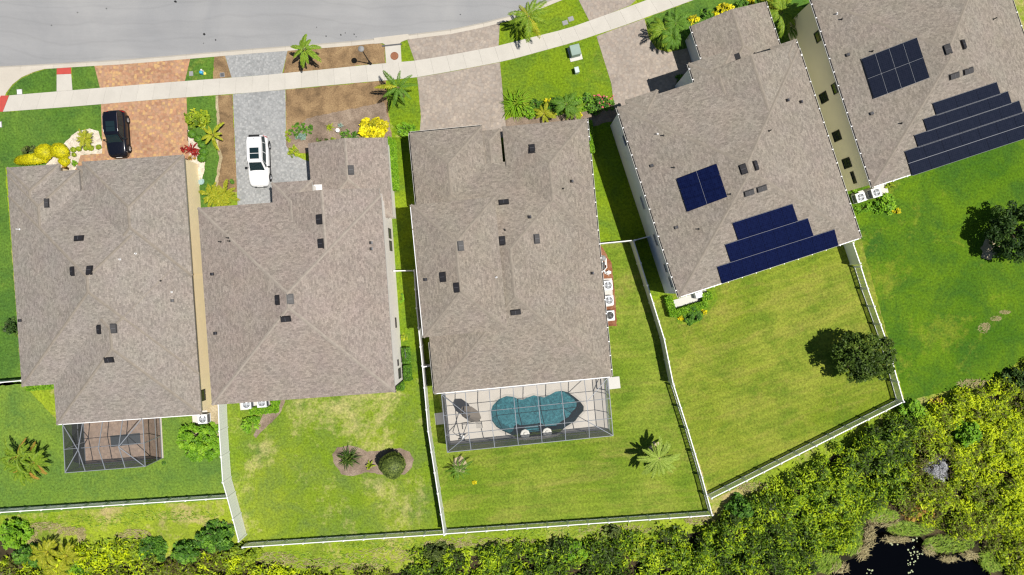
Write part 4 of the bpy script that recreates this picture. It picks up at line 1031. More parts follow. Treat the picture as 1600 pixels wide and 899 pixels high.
# cantilever umbrella, tilted
b0 = W(722, 682); um = empty("patio_umbrella", b0, "tilted taupe cantilever umbrella on the left part of the pool deck", "umbrella")
q = MB(); q.box(-0.42,-0.06,0.05,0.42,0.06,0.13, Matrix.Translation(b0) @ Matrix.Rotation(R(40),4,'Z')); q.box(-0.42,-0.06,0.05,0.42,0.06,0.131, Matrix.Translation(b0) @ Matrix.Rotation(R(130),4,'Z')); q.build("base", M['black'], um)
q = MB(); q.lathe([(0.2,0.13),(0.2,0.2),(0.1,0.22)], 14, b0); q.build("weight", M['whitemetal'], um)
ctr = W(735, 647, 2.35)
q = MB(); q.tube([b0+Vector((0,0,0.1)), b0+Vector((0.02,0.02,1.4)), b0+Vector((0.1,0.25,2.5)), ctr+Vector((0,-0.05,0.45))], [0.035]*4, 8); q.build("mast", M['darkgrey'], um)
rot = Matrix.Translation(ctr) @ Matrix.Rotation(R(-10),4,'Z') @ Matrix.Rotation(R(38),4,'X') @ Matrix.Rotation(R(-14),4,'Y')
tip = rot @ Vector((0,0,0.38)); ring = [rot @ Vector((1.05*math.cos(k*math.pi/4), 0.98*math.sin(k*math.pi/4), 0)) for k in range(8)]
q = MB()
for k in range(8): q.face([ring[k], ring[(k+1) % 8], tip]); 
cn = q.build("canopy", M['canvas'], um)
q = MB()
for k in range(8): q.bar(ring[k]-Vector((0,0,0.02)), tip-Vector((0,0,0.03)), 0.02)
q.build("ribs", M['darkgrey'], cn)
# lounger beside it
b1 = W(738, 664); lg = empty("sun_lounger", b1, "pale low sun lounger beside the tilted umbrella on the pool deck", "sun lounger", rz=0)
Ml = Matrix.Translation(b1) @ Matrix.Rotation(R(8),4,'Z')
q = MB(); q.box(-0.85,-0.3,0.28,0.35,0.3,0.36,Ml); q.build("seat", M['deck'], lg)
q = MB(); q.hexa([Ml @ Vector(c) for c in ((0.35,-0.3,0.28),(0.95,-0.3,0.55),(0.95,0.3,0.55),(0.35,0.3,0.28),(0.35,-0.3,0.36),(0.92,-0.3,0.63),(0.92,0.3,0.63),(0.35,0.3,0.36))]); q.build("backrest", M['deck'], lg)
for x in (-0.75, 0.3):
    for y in (-0.25, 0.25): q = MB(); q.box(x-0.03,y-0.03,0.05,x+0.03,y+0.03,0.28,Ml); q.build("leg", M['midgrey'], lg)

# ------------------------------------------------------------------ air conditioners and yard equipment
def make_ac(dark=False):
    e = empty("air_conditioner", (0,0,0)); q = MB(); a, hgt = 0.42, 0.82
    q.box(-a,-a,0.04,a,a,0.12)
    for sx in (-1, 1):
        for sy in (-1, 1): q.box(sx*a-0.05*(sx > 0), sy*a-0.05*(sy > 0), 0.1, sx*a+0.05*(sx < 0), sy*a+0.05*(sy < 0), hgt-0.08)
    n = 28; oc = [(-a,-a),(a,-a),(a,a),(-a,a)]
    rim = [Vector((0.33*math.cos(2*math.pi*k/n), 0.33*math.sin(2*math.pi*k/n), 0)) for k in range(n)]
    q.poly([[Vector((*p,0)) for p in oc], rim], hgt)
    for i in range(4):
        p, r_ = oc[i], oc[(i+1) % 4]; q.face([(*p,hgt-0.09),(*r_,hgt-0.09),(*r_,hgt),(*p,hgt)])
    link("cabinet", q.mesh("cabinet", M['ac']), e)
    q = MB(); q.box(-a+0.03,-a+0.03,0.12,a-0.03,a-0.03,hgt-0.2); link("coil_grille", q.mesh("coil_grille", M['ac_dk']), e)
    q = MB(); blades = []
    for k in range(4):
        an = k*math.pi/2; c, s_ = math.cos(an), math.sin(an)
        pts = [Vector((0.05,-0.05,0)),Vector((0.29,-0.13,-0.02)),Vector((0.30,0.10,0.05)),Vector((0.06,0.06,0.05))]
        q.face([Vector((p.x*c-p.y*s_, p.x*s_+p.y*c, hgt-0.1+p.z)) for p in pts])
    q.lathe([(0.08,hgt-0.12),(0.08,hgt-0.03),(0.02,hgt-0.02)], 12)
    fan = link("fan", q.mesh("fan", M['black'] if dark else M['ac_bl']), e)
    q = MB()
    for r in (0.1, 0.18, 0.26, 0.325): q.lathe([(r,hgt-0.005),(r+0.008,hgt+0.005),(r+0.016,hgt-0.005)], 24, cap=False)
    for k in range(6):
        an = k*math.pi/6; d = Vector((math.cos(an), math.sin(an), 0))*0.335; q.bar(-d+Vector((0,0,hgt)), d+Vector((0,0,hgt)), 0.008)
    link("fan_guard", q.mesh("fan_guard", M['ac'] if not dark else M['midgrey']), e)
    return e
ac0 = make_ac(); ac_d = make_ac(True); used = set()
def place_ac(src, px, py, rz, label, sc=1.0):
    o = src if src not in used else copy_tree(src)
    used.add(src); p = W(px, py, 0.8); o.location = (p.x, p.y, 0.02); o.rotation_euler = (0, 0, R(rz)); o.scale = (sc, sc, sc)
    ORG[o] = Vector(o.location); tag(o, label, "air conditioner", "outdoor air conditioner units")
place_ac(ac0, 316.5,655, 4, "white air conditioner unit at the cream house's rear corner above the round bush")
place_ac(ac0, 385,632, 4, "left one of two air conditioners behind the house with the white car")
place_ac(ac0, 409,629.5, 4, "right one of two air conditioners behind the house with the white car")
place_ac(ac0, 950,446, 5, "upper white air conditioner on the long pad right of the pool house")
place_ac(ac0, 951.5,469.5, 5, "middle air conditioner on the lower end of the long pad beside the pool house")
place_ac(ac_d, 953,493, 5, "square unit with a black fan, lowest in the row beside the pool house")
place_ac(ac0, 1345,308.5, 18, "left one of two white air conditioners at the beige house corner")
place_ac(ac0, 1369.5,301, 18, "right one of two white air conditioners at the beige house corner")
def pad(pts, lab, z=0.05): q = MB(); q.slab(WG(pts), -0.05, z); tag(q.build("equipment_pad", M['pad']), lab, None, None, 'structure')
pad([(940,436),(956,435),(958,478),(943,480)], "long concrete pad under two air conditioners beside the pool house")
pad([(944,486),(959,485),(960.5,501),(946,502.5)], "square concrete pad under the black-fan unit")
pad([(300,644),(324,641),(327,658),(302,662)], "concrete pad behind the cream house")
pad([(374,622),(421,619),(422,638),(376,641)], "concrete pad behind the house with the white car")
pad([(1330,303),(1384,286),(1388,301),(1336,319)], "concrete pad behind the beige house")
pad([(1050,470),(1103,453),(1108,466),(1056,481)], "white slab at the rear corner of the solar house")
# pool pump equipment
pq = empty("pool_pump_set", W(943,413), "white pool pump and filter pipework on red mulch beside the pool house", "pool pump")
q = MB(); q.lathe([(0.24,0.02),(0.26,0.1),(0.26,0.6),(0.16,0.75),(0.05,0.8)], 16, W(941,404)); q.build("filter_tank", M['midgrey'], pq, True)
q = MB(); q.lathe([(0.16,0.02),(0.16,0.35),(0.05,0.42)], 14, W(943,412)); q.tube([W(943,412,0.25), W(943.5,421,0.25)], [0.11,0.11], 10); q.build("pump", M['darkgrey'], pq)
q = MB()
for path in ([(940,400,0.6),(945,402,0.6),(946,414,0.35)], [(941,408,0.3),(940,422,0.3),(947,426,0.3),(952,423,0.3)], [(944,416,0.15),(945,427,0.15),(951,430,0.15),(953,424,0.15)], [(947,404,0.15),(948,418,0.2),(943,424,0.2)]):
    q.tube([W(*p) for p in path], [0.05]*len(path), 8)
q.build("pipes", M['whitemetal'], pq)
q = MB(); q.box(-0.17,-0.12,0.02,0.17,0.12,0.4,Matrix.Translation(W(951,426))); q.build("heater_box", M['whitemetal'], pq)
ge = empty("equipment_box", W(1089,461), "pale grey equipment box on the white slab behind the solar house", "equipment box")
q = MB(); q.box(-0.33,-0.25,0.05,0.33,0.25,0.75,Matrix.Translation(W(1089,461)) @ Matrix.Rotation(R(18),4,'Z')); q.build("cabinet", M['ac'], ge)
q = MB(); q.box(-0.3,-0.22,0.752,0.3,0.22,0.78,Matrix.Translation(W(1089,461)) @ Matrix.Rotation(R(18),4,'Z')); q.build("lid", M['whitemetal'], ge)

# utility boxes, lamp post, meters
Mx = Matrix.Translation(W(897.5,83)) @ Matrix.Rotation(R(14),4,'Z')
tb = empty("transformer_box", W(897.5,83), "pale green pad-mounted transformer box on the front lawn near the sidewalk", "transformer box")
q = MB(); q.box(-0.55,-0.75,-0.05,0.6,0.55,0.09,Mx); q.build("pad", M['pad'], tb)
q = MB(); q.box(-0.42,-0.45,0.09,0.42,0.45,0.82,Mx); bo = q.build("cabinet", M['boxgreen'], tb)
q = MB(); q.hexa([Mx @ Vector(c) for c in ((-0.46,-0.49,0.82),(0.46,-0.49,0.82),(0.46,0.49,0.82),(-0.46,0.49,0.82),(-0.42,-0.45,0.9),(0.42,-0.45,0.9),(0.42,0.45,0.9),(-0.42,0.45,0.9))]); q.build("lid", M['boxgreen'], tb)
Mx = Matrix.Translation(W(900.5,112.5)) @ Matrix.Rotation(R(14),4,'Z')
pb = empty("cable_pedestal", W(900.5,112.5), "small pale green cable pedestal below the transformer box", "cable pedestal")
q = MB(); q.box(-0.17,-0.24,0,0.17,0.24,0.55,Mx); q.build("housing", M['boxgreen_l'], pb)
q = MB(); q.box(-0.19,-0.26,0.55,0.19,0.26,0.62,Mx); q.build("cap", M['boxgreen_l'], pb)
def lid_box(px, py, w, h, mat, label, rz=4, z=0.05, name="meter_box"):
    Mx = Matrix.Translation(W(px,py)) @ Matrix.Rotation(R(rz),4,'Z'); e = empty(name, W(px,py), label, name.replace("_"," "))
    q = MB(); q.box(-w/2,-h/2,-0.02,w/2,h/2,z,Mx); q.build("rim", M['midgrey'], e)
    q = MB(); q.box(-w/2+0.05,-h/2+0.05,z,w/2-0.05,h/2-0.05,z+0.012,Mx); q.build("lid", mat, e)
lid_box(347.5,117.5,0.42,0.42,M['darkgrey'],"dark grey meter box at the sidewalk beside the grey driveway")
lid_box(299,115.5,0.36,0.42,M['midgrey'],"grey meter box in the grass left of the blue marker")
lid_box(883,36,0.5,0.4,M['midgrey'],"left grey meter box in the verge by the palm",18); lid_box(892,30,0.5,0.42,M['midgrey'],"right grey meter box in the verge by the palm",18)
lid_box(31,144,0.5,0.5,M['whitemetal'],"white square access box at the left end of the sidewalk",4)
lid_box(0,195,0.4,0.55,M['whitemetal'],"white access box at the left edge of the front lawn",4)
mk = empty("irrigation_marker", W(317,114), "small blue and yellow marker post in the verge", "marker")
q = MB(); q.lathe([(0.16,0),(0.16,0.3),(0.13,0.42),(0.03,0.46)], 14, W(316.5,115)); q.build("cap", M['cyan'], mk, True)
q = MB(); q.lathe([(0.13,0),(0.13,0.12),(0.05,0.16)], 12, W(320.5,115.5)); q.build("foot", M['yellow'], mk, True)
q = MB(); q.lathe([(0.08,0),(0.08,0.5),(0.02,0.55)], 10, W(318,112)); q.build("stub", M['whitemetal'], mk, True)
lp_ = W(579,100); lm = empty("lamp_post", lp_, "slim black lamp post with a round head by the sidewalk", "lamp post")
q = MB(); q.lathe([(0.14,0),(0.14,0.06),(0.09,0.12),(0.085,0.7),(0.05,0.8),(0.04,3.55),(0.055,3.6)], 12, lp_); q.build("pole", M['black'], lm, True)
q = MB(); q.lathe([(0.10,3.6),(0.17,3.66),(0.22,3.86),(0.24,3.9)], 16, lp_); q.build("lantern", M['whitemetal'], lm, True)
q = MB(); q.lathe([(0.27,3.9),(0.22,3.98),(0.10,4.06),(0.03,4.12)], 16, lp_); q.build("hood", M['midgrey'], lm, True)
# painted board leaning on the wall of house 2
wb = W(627.5,552.5,0.5); ob = empty("garden_board", Vector((wb.x,wb.y,0)), "orange and blue painted round-topped board against the off-white wall", "garden board")
Mx = Matrix.Translation((wb.x+0.05,wb.y,0.03)) @ Matrix.Rotation(R(4+90),4,'Z') @ Matrix.Rotation(R(20),4,'X')
def disc_part(q, r, z, a0, a1, d):
    pts = [Mx @ Vector((r*math.cos(a0+(a1-a0)*k/12), d, z+r*math.sin(a0+(a1-a0)*k/12))) for k in range(13)]; q.face(pts); q.face([p for p in pts][::-1])
q = MB(); q.box(-0.42,-0.02,0,0.42,0.02,1.1,Mx); q.build("board", M['darkgrey'], ob)
q = MB(); disc_part(q, 0.38, 0.62, 0, math.pi, -0.03); q.build("sun_motif", M['orange_p'], ob)
q = MB(); q.box(-0.4,-0.03,0.05,0.4,-0.021,0.3,Mx); q.build("wave_stripe", M['blue'], ob)
q = MB(); q.box(-0.4,-0.03,0.33,0.4,-0.021,0.56,Mx); q.build("pale_stripe", M['whitemetal'], ob)
q = MB(); q.lathe([(0.14,0.0),(0.17,0.3),(0.19,0.34),(0.02,0.30)], 14, W(529,205)); tag(q.build("flower_pot", M['whitemetal'], None, True, W(529,205)), "small white flower pot in the mulch bed before the garage", "flower pot")
q = MB(); ps = blob(315,284,4.5,9,5,1.0); q.slab(WG(ps), 0, 0.14); q.slab([W(315,284)+(p-W(315,284))*0.6 for p in WG(ps)], 0.14, 0.2); tag(q.build("garden_rock", M['rock'], None, False, W(315,284)), "flat blue-grey stone in the pale gravel strip", "rock")
br_ = W(605,73); 

# ------------------------------------------------------------------ cars
def car(px, py, rz, L, Wd, Ht, paint, roofcol, sunroof, label, dark):
    e = empty("parked_car", W(px,py), label, "car", "cars parked on the driveways", R(rz)); e.location.z = 0.022
    hw = Wd/2
    def P(nm, q, m, sm=False, par=None, weld=True):
        me = q.mesh(nm, m, sm, weld=weld); return link(nm, me, par or e)
    # body: x forward; stations (x, halfwidth factor, deck height, bottom)
    xs = [-0.5,-0.485,-0.45,-0.38,-0.25,-0.10,0.06,0.17,0.28,0.38,0.45,0.485,0.5]
    wf = [0.72,0.84,0.93,0.985,1.0,1.0,1.0,1.0,0.99,0.965,0.90,0.80,0.66]
    zt = [0.72,0.86,0.93,0.955,0.96,0.96,0.97,0.985,0.955,0.90,0.83,0.74,0.60]
    q = MB(); rings = []
    for x, w, z in zip(xs, wf, zt):
        X = x*L; w_ = w*hw; zz = z*Ht/1.62
        b = 0.24 if abs(x) < 0.47 else 0.32
        rings.append([Vector((X,-w_*0.92,b)), Vector((X,-w_,0.42)), Vector((X,-w_*1.0,zz*0.72)), Vector((X,-w_*0.965,zz*0.93)), Vector((X,-w_*0.80,zz)), Vector((X,-w_*0.4,zz+0.035)), Vector((X,0,zz+0.045)),
                      Vector((X,w_*0.4,zz+0.035)), Vector((X,w_*0.80,zz)), Vector((X,w_*0.965,zz*0.93)), Vector((X,w_,zz*0.72)), Vector((X,w_,0.42)), Vector((X,w_*0.92,b))])
    for i in range(len(rings)-1):
        for k in range(12): q.face([rings[i][k], rings[i+1][k], rings[i+1][k+1], rings[i][k+1]])
        q.face([rings[i][12], rings[i+1][12], rings[i+1][0], rings[i][0]])
    q.face(rings[0]); q.face(rings[-1][::-1])
    body = P("body", q, paint, True)
    # dark sills and bumper bottoms
    q = MB()
    q.box(-0.40*L,-hw*1.01,0.2,0.40*L,-hw*0.9,0.36); q.box(-0.40*L,hw*0.9,0.2,0.40*L,hw*1.01,0.36)
    q.hexa([Vector(c) for c in ((0.44*L,-hw*0.78,0.22),(0.508*L,-hw*0.55,0.22),(0.508*L,hw*0.55,0.22),(0.44*L,hw*0.78,0.22),(0.44*L,-hw*0.78,0.42),(0.506*L,-hw*0.58,0.42),(0.506*L,hw*0.58,0.42),(0.44*L,hw*0.78,0.42))])
    P("lower_trim", q, M['black'], False, body)
    # glasshouse: (x, half width at belt, z belt) -> roof
    belt = 0.955*Ht/1.62; rz_ = Ht
    bx = [0.215*L, 0.10*L, -0.12*L, -0.32*L, -0.47*L]; bw = [0.80*hw, 0.90*hw, 0.915*hw, 0.90*hw, 0.80*hw]
    rx = [0.055*L, 0.02*L, -0.14*L, -0.32*L, -0.425*L]; rw = [0.66*hw, 0.72*hw, 0.745*hw, 0.735*hw, 0.66*hw]; rh = [rz_-0.07, rz_-0.035, rz_, rz_-0.02, rz_-0.08]
    gz = [belt+0.035, belt+0.01, belt, belt, belt-0.02]
    Bl = [Vector((bx[i], -bw[i], gz[i]-0.06)) for i in range(5)]; Br = [Vector((bx[i], bw[i], gz[i]-0.06)) for i in range(5)]
    Rl = [Vector((rx[i], -rw[i], rh[i])) for i in range(5)]; Rr = [Vector((rx[i], rw[i], rh[i])) for i in range(5)]
    # painted cabin shell (pillars) then glass slightly proud
    q = MB()
    for i in range(4):
        q.face([Bl[i], Rl[i], Rl[i+1], Bl[i+1]]); q.face([Br[i+1], Rr[i+1], Rr[i], Br[i]])
    q.face([Bl[0], Br[0], Rr[0], Rl[0]]); q.face([Br[4], Bl[4], Rl[4], Rr[4]])
    P("cabin", q, paint, False, body)
    q = MB()
    for i in range(4):
        a, b, c, d = Rl[i], Rl[i+1], Rr[i+1], Rr[i]; m0 = (a+d)/2+Vector((0,0,0.035)); m1 = (b+c)/2+Vector((0,0,0.035))
        q.face([a, m0, m1, b]); q.face([m0, d, c, m1])
    P("roof", q, roofcol, True, body)
    def pane(nm, a, b, c, d, inset, out):
        cen = (a+b+c+d)/4; n_ = (b-a).cross(d-a).normalized()
        if n_.dot(cen-Vector((-0.1*L,0,0.8))) < 0: n_ = -n_
        pts = [cen+(p-cen)*inset+n_*out for p in (a, b, c, d)]
        if (pts[1]-pts[0]).cross(pts[2]-pts[0]).dot(n_) < 0: pts = pts[::-1]
        q = MB(); q.face(pts); return P(nm, q, M['carglass'], False, None, False)
    pane("windshield", Bl[0], Br[0], Rr[0], Rl[0], 0.90, 0.012); pane("rear_window", Br[4], Bl[4], Rl[4], Rr[4], 0.84, 0.012)
    for Bx, Rx in ((Bl, Rl), (Br, Rr)):
        for i in (1, 2, 3):
            lo_b, hi_b = 0.20, 0.90; f = 0.03
            a_, b_ = Bx[i].lerp(Bx[i+1], f), Bx[i].lerp(Bx[i+1], 1-f); c_, d_ = Rx[i].lerp(Rx[i+1], 1-f), Rx[i].lerp(Rx[i+1], f)
            pane("side_window", a_.lerp(d_, lo_b), b_.lerp(c_, lo_b), b_.lerp(c_, hi_b), a_.lerp(d_, hi_b), 1.0, 0.01)
        # small front quarter
        pane("side_window", Bx[0].lerp(Bx[1],0.35), Bx[1], Rx[1], Rx[0].lerp(Rx[1],0.8), 0.88, 0.01)
    if sunroof:
        for x0, x1 in ((-0.10*L,0.0), (-0.215*L,-0.11*L)):
            q = MB(); z = rz_+0.012
            q.hexa([Vector(c) for c in ((x0,-0.44*hw,z-0.03),(x1,-0.44*hw,z-0.045),(x1,0.44*hw,z-0.045),(x0,0.44*hw,z-0.03),(x0,-0.44*hw,z+0.035),(x1,-0.44*hw,z+0.018),(x1,0.44*hw,z+0.018),(x0,0.44*hw,z+0.035))]); P("sunroof", q, M['carglass'], False, None)
    for s_ in (-1, 1):
        q = MB(); q.tube([Vector((x, s_*(0.715*hw), z)) for x, z in ((0.0,rz_-0.01),(-0.05*L,rz_+0.045),(-0.36*L,rz_+0.03),(-0.40*L,rz_-0.03))], [0.018]*4, 6); P("roof_rail", q, M['chrome'] if dark else M['midgrey'])
        q = MB(); c = Vector((0.135*L, s_*(hw+0.10), belt+0.05))
        q.hexa([c+Vector(d) for d in ((-0.06,-0.1,-0.07),(0.07,-0.08,-0.07),(0.07,0.08,-0.07),(-0.06,0.1,-0.07),(-0.05,-0.09,0.07),(0.05,-0.07,0.06),(0.05,0.07,0.06),(-0.05,0.09,0.07))]); q.bar(c, c-Vector((0,s_*0.2,0.05)), 0.05); P("mirror", q, M['black'])
        q = MB(); x0, x1 = 0.40*L, 0.478*L
        q.hexa([Vector(c) for c in ((x0,s_*hw*0.90,0.60),(x1,s_*hw*0.62,0.58),(x1+0.02,s_*hw*0.66,0.58),(x0,s_*hw*0.955,0.60),(x0-0.02,s_*hw*0.78,0.83),(x1-0.05,s_*hw*0.56,0.76),(x1-0.02,s_*hw*0.72,0.72),(x0,s_*hw*0.93,0.78))]); P("headlight", q, M['lamp'])
        q = MB(); q.hexa([Vector(c) for c in ((-0.493*L,s_*hw*0.60,0.70),(-0.46*L,s_*hw*0.95,0.70),(-0.44*L,s_*hw*0.96,0.70),(-0.46*L,s_*hw*0.6,0.70),(-0.485*L,s_*hw*0.60,0.93),(-0.46*L,s_*hw*0.90,0.93),(-0.44*L,s_*hw*0.92,0.93),(-0.46*L,s_*hw*0.6,0.93))]); P("tail_light", q, M['taillight'])
        for x in (0.315*L, -0.30*L):
            q = MB(); n = 22; ring = lambda r, y: [Vector((x+r*math.cos(2*math.pi*k/n), s_*y, 0.335+r*math.sin(2*math.pi*k/n))) for k in range(n)]
            prof = [(0.22,hw-0.20),(0.335,hw-0.19),(0.34,hw-0.03),(0.32,hw+0.035),(0.22,hw+0.045)]
            rg = [ring(*p) for p in prof]
            for i in range(len(rg)-1):
                for k in range(n): q.face([rg[i][k], rg[i][(k+1) % n], rg[i+1][(k+1) % n], rg[i+1][k]])
            wh = P("wheel", q, M['black'], True)
            q = MB()
            q.face(ring(0.21, hw+0.02))
            for k in range(5):
                a = 2*math.pi*k/5; q.bar(Vector((x, s_*(hw+0.035), 0.335)), Vector((x+0.21*math.cos(a), s_*(hw+0.035), 0.335+0.21*math.sin(a))), 0.06, 0.02)
            P("rim", q, M['rim'], False, wh, False)
            q = MB(); rr = [ring(0.36, hw-0.01), ring(0.40, hw+0.012), ring(0.405, hw-0.05)]
            for i in range(2):
                for k in range(n//2+1): 
                    q.face([rr[i][k % n], rr[i][(k+1) % n], rr[i+1][(k+1) % n], rr[i+1][k % n]])
            P("wheel_arch", q, M['black'], True, wh, False)
    q = MB(); q.box(0.497*L,-0.12*L/2,0.45,0.507*L,0.12*L/2,0.55); P("front_plate", q, M['whitemetal'])
    q = MB(); q.tube([Vector((0.215*L,-0.35*hw,belt+0.04)), Vector((0.20*L,0.1*hw,belt+0.06))], [0.012,0.012], 5); P("wiper", q, M['black'])
    q = MB(); q.tube([Vector((-0.38*L,0,rz_)), Vector((-0.405*L,0,rz_+0.08))], [0.03,0.012], 6); P("antenna", q, M['black'] if dark else M['midgrey'])
    if not dark:
        q = MB(); q.box(-0.468*L,-0.52*hw,rz_-0.10,-0.425*L,0.52*hw,rz_-0.075); P("spoiler", q, M['black'])
    return e
car(189.5, 212.0, -90+3.7, 4.25, 1.80, 1.62, M['car_black'], M['car_black'], True, "black compact car parked on the orange paver driveway", True)
car(408.5, 253.8, -90+2.2, 4.65, 1.86, 1.66, M['car_white'], M['car_white'], True, "white SUV with a dark sunroof parked on the grey driveway", False)

# ------------------------------------------------------------------ foliage
def leaf_mesh(name, P, size, tint, mat, up=0.6, aspect=0.45, seed=1, fold=0.0, dirs=None):
    """many small leaf-shaped faces; P (N,3) centres, size (N,) half lengths, tint (N,) 0..1"""
    g = np.random.default_rng(seed); N = len(P)
    n = g.normal(size=(N,3)); n[:,2] = np.abs(n[:,2])
    n /= np.linalg.norm(n, axis=1, keepdims=True); n = n*(1-up) + np.array([0,0,1.0])*up
    n /= np.linalg.norm(n, axis=1, keepdims=True)
    t = g.normal(size=(N,3)) if dirs is None else dirs + g.normal(size=(N,3))*0.6
    t -= n*np.sum(t*n, axis=1, keepdims=True); t /= np.linalg.norm(t, axis=1, keepdims=True)
    b = np.cross(n, t); s = size[:,None]
    v = np.empty((N,4,3)); v[:,0] = P - t*s; v[:,1] = P + b*s*aspect + t*s*0.1; v[:,2] = P + t*s; v[:,3] = P - b*s*aspect + t*s*0.1
    v[:,2,2] -= size*fold; v[:,0,2] -= size*fold*0.5
    me = bpy.data.meshes.new(name); me.vertices.add(4*N); me.vertices.foreach_set("co", v.reshape(-1))
    me.loops.add(4*N); me.loops.foreach_set("vertex_index", np.arange(4*N, dtype=np.int32))
    me.polygons.add(N); me.polygons.foreach_set("loop_start", np.arange(0, 4*N, 4, dtype=np.int32))
    a = me.attributes.new("tint", 'FLOAT', 'POINT'); a.data.foreach_set("value", np.repeat(np.clip(tint, 0, 1), 4).astype(np.float32))
    me.materials.append(mat); me.update(calc_edges=True); return me

def crown(n, rad, clumps, rc, seed, z0=0.0, floor=0.02, flat=False, tspread=0.28):
    """leaf centres gathered into clumps that fill an ellipsoid (rx, ry, h) standing on z0"""
    g = np.random.default_rng(seed); rx, ry, h = rad
    d = g.normal(size=(clumps,3)); d /= np.linalg.norm(d, axis=1, keepdims=True); d[:,2] = np.abs(d[:,2])*0.9 - 0.12
    r = g.uniform(0.55, 1.0, clumps)[:,None]
    C = d*r*np.array([rx, ry, h]); C[:,2] = np.maximum(C[:,2], 0.02*h); C[:,2] += z0
    tc = np.clip(0.45 + g.normal(size=clumps)*tspread*0.8, 0, 1)
    k = g.integers(0, clumps, n)
    o = g.normal(size=(n,3)); o /= np.linalg.norm(o, axis=1, keepdims=True); o *= (g.uniform(0.3, 1.0, n)**0.5)[:,None]*rc*g.uniform(0.7, 1.2, clumps)[k][:,None]
    P = C[k] + o*np.array([1,1,0.8]); P[:,2] = np.maximum(P[:,2], floor)
    t = tc[k] + g.normal(size=n)*0.16
    return P, t

def stems(e, h, r, n=5, mat='bark', spread=0.6, name="stem", rad=0.03):
    q = MB()
    for k in range(n):
        a = 2*math.pi*k/n+0.4; q.tube([(0.05*math.cos(a),0.05*math.sin(a),-0.05), (r*spread*0.5*math.cos(a),r*spread*0.5*math.sin(a),h*0.45), (r*spread*math.cos(a),r*spread*math.sin(a),h*0.8)], [rad, rad*0.7, rad*0.3], 5)
    link(name, q.mesh(name, M[mat]), e)

SEED = [100]
def bush(px, py, rx, h, mat, label, ry=None, leaf=0.10, n=None, clumps=None, cat="shrub", name="shrub", rot=0.0, group=None, aspect=0.5, up=0.55, rc=0.42, tspread=0.28, zf=0.55):
    """rx, ry in photo pixels on the ground"""
    SEED[0] += 1; rx = rx/S; ry = (ry/S) if ry else rx
    p = W(px, py, h*zf); e = empty(name, (p.x, p.y, 0.015), label, cat, group, R(rot))
    ar = rx*ry; n = n or int(max(160, min(5200, 520*ar/ (leaf/0.10)**1.4 * (0.6+h*0.5)))); clumps = clumps or max(8, int(26*ar**0.5*(0.7+0.4*h)))
    m = min(rx, ry, h)
    P, t = crown(n, (rx*0.86, ry*0.86, h*0.9), clumps, rc*min(0.75, max(0.22, m*0.75)), SEED[0], 0.0, tspread=tspread)
    g = np.random.default_rng(SEED[0]+5)
    link("foliage", leaf_mesh("foliage", P, leaf*g.uniform(0.7, 1.3, n), t, LF[mat], up, aspect, SEED[0]), e)
    stems(e, h, min(rx, ry), 5, rad=0.012+0.012*h)
    return e

def clipped(px, py, rx, ry, h, mat, label, box=False, rot=0.0, leaf=0.075, name="hedge", cat="hedge", group=None, ts=0.27):
    """dense clipped shrub: ball (box False) or hedge block; sizes in photo pixels"""
    SEED[0] += 1; g = np.random.default_rng(SEED[0]); a, b = rx/S, ry/S
    p = W(px, py, h*(0.8 if box else 0.55)); e = empty(name, (p.x, p.y, 0.015), label, cat, group, R(rot))
    if box:
        n = int(1500*(a*b*4 + 2*(a+b)*h)/ (leaf/0.05)**1.6); A = np.array([4*a*b, 4*a*h, 4*b*h]); kind = g.choice(3, n, p=A/A.sum())
        x = g.uniform(-a, a, n); y = g.uniform(-b, b, n); z = g.uniform(0.05, h, n); sgn = g.choice([-1, 1], n)
        z = np.where(kind == 0, h, z); y = np.where(kind == 1, sgn*b, y); x = np.where(kind == 2, sgn*a, x)
        P = np.stack([x, y, z], 1) + g.normal(size=(n,3))*0.035
        core = MB(); core.box(-a*0.9,-b*0.9,0,a*0.9,b*0.9,h*0.92)
    else:
        n = int(900*4*math.pi*a*b/2/ (leaf/0.05)**1.6*1.3)
        d = g.normal(size=(n,3)); d /= np.linalg.norm(d, axis=1, keepdims=True); d[:,2] = np.where(d[:,2] < -0.3, -d[:,2], d[:,2])
        P = d*np.array([a, b, h/2]) + np.array([0,0,h/2]) + g.normal(size=(n,3))*0.03
        core = MB(); core.lathe([(0.5*a,0.0),(0.85*a,h*0.25),(0.9*a,h*0.5),(0.75*a,h*0.75),(0.3*a,h*0.93),(0.02,h*0.95)], 14)
    if not box:
        ph = SEED[0]*1.7; wob = 1 + 0.10*np.sin(P[:,0]*5.1/max(a,0.3)*0.6+ph)*np.sin(P[:,1]*4.3/max(b,0.3)*0.6+ph*0.7) + 0.06*np.sin(P[:,2]*6+P[:,0]*3+ph)
        P[:,:2] *= wob[:,None]; P[:,2] *= 0.94+0.06*wob
    lump = np.sin(P[:,0]*7+SEED[0])*np.sin(P[:,1]*6+1)*0.12
    link("foliage", leaf_mesh("foliage", P, leaf*g.uniform(0.7, 1.4, n), 0.5+lump+g.normal(size=n)*ts, LF[mat], 0.3, 0.55, SEED[0]), e)
    cm = core.mesh("twigs", M['stem'], not box)
    if not box: 
        for v in cm.vertices: v.co.y *= b/a
    link("twigs", cm, e); return e

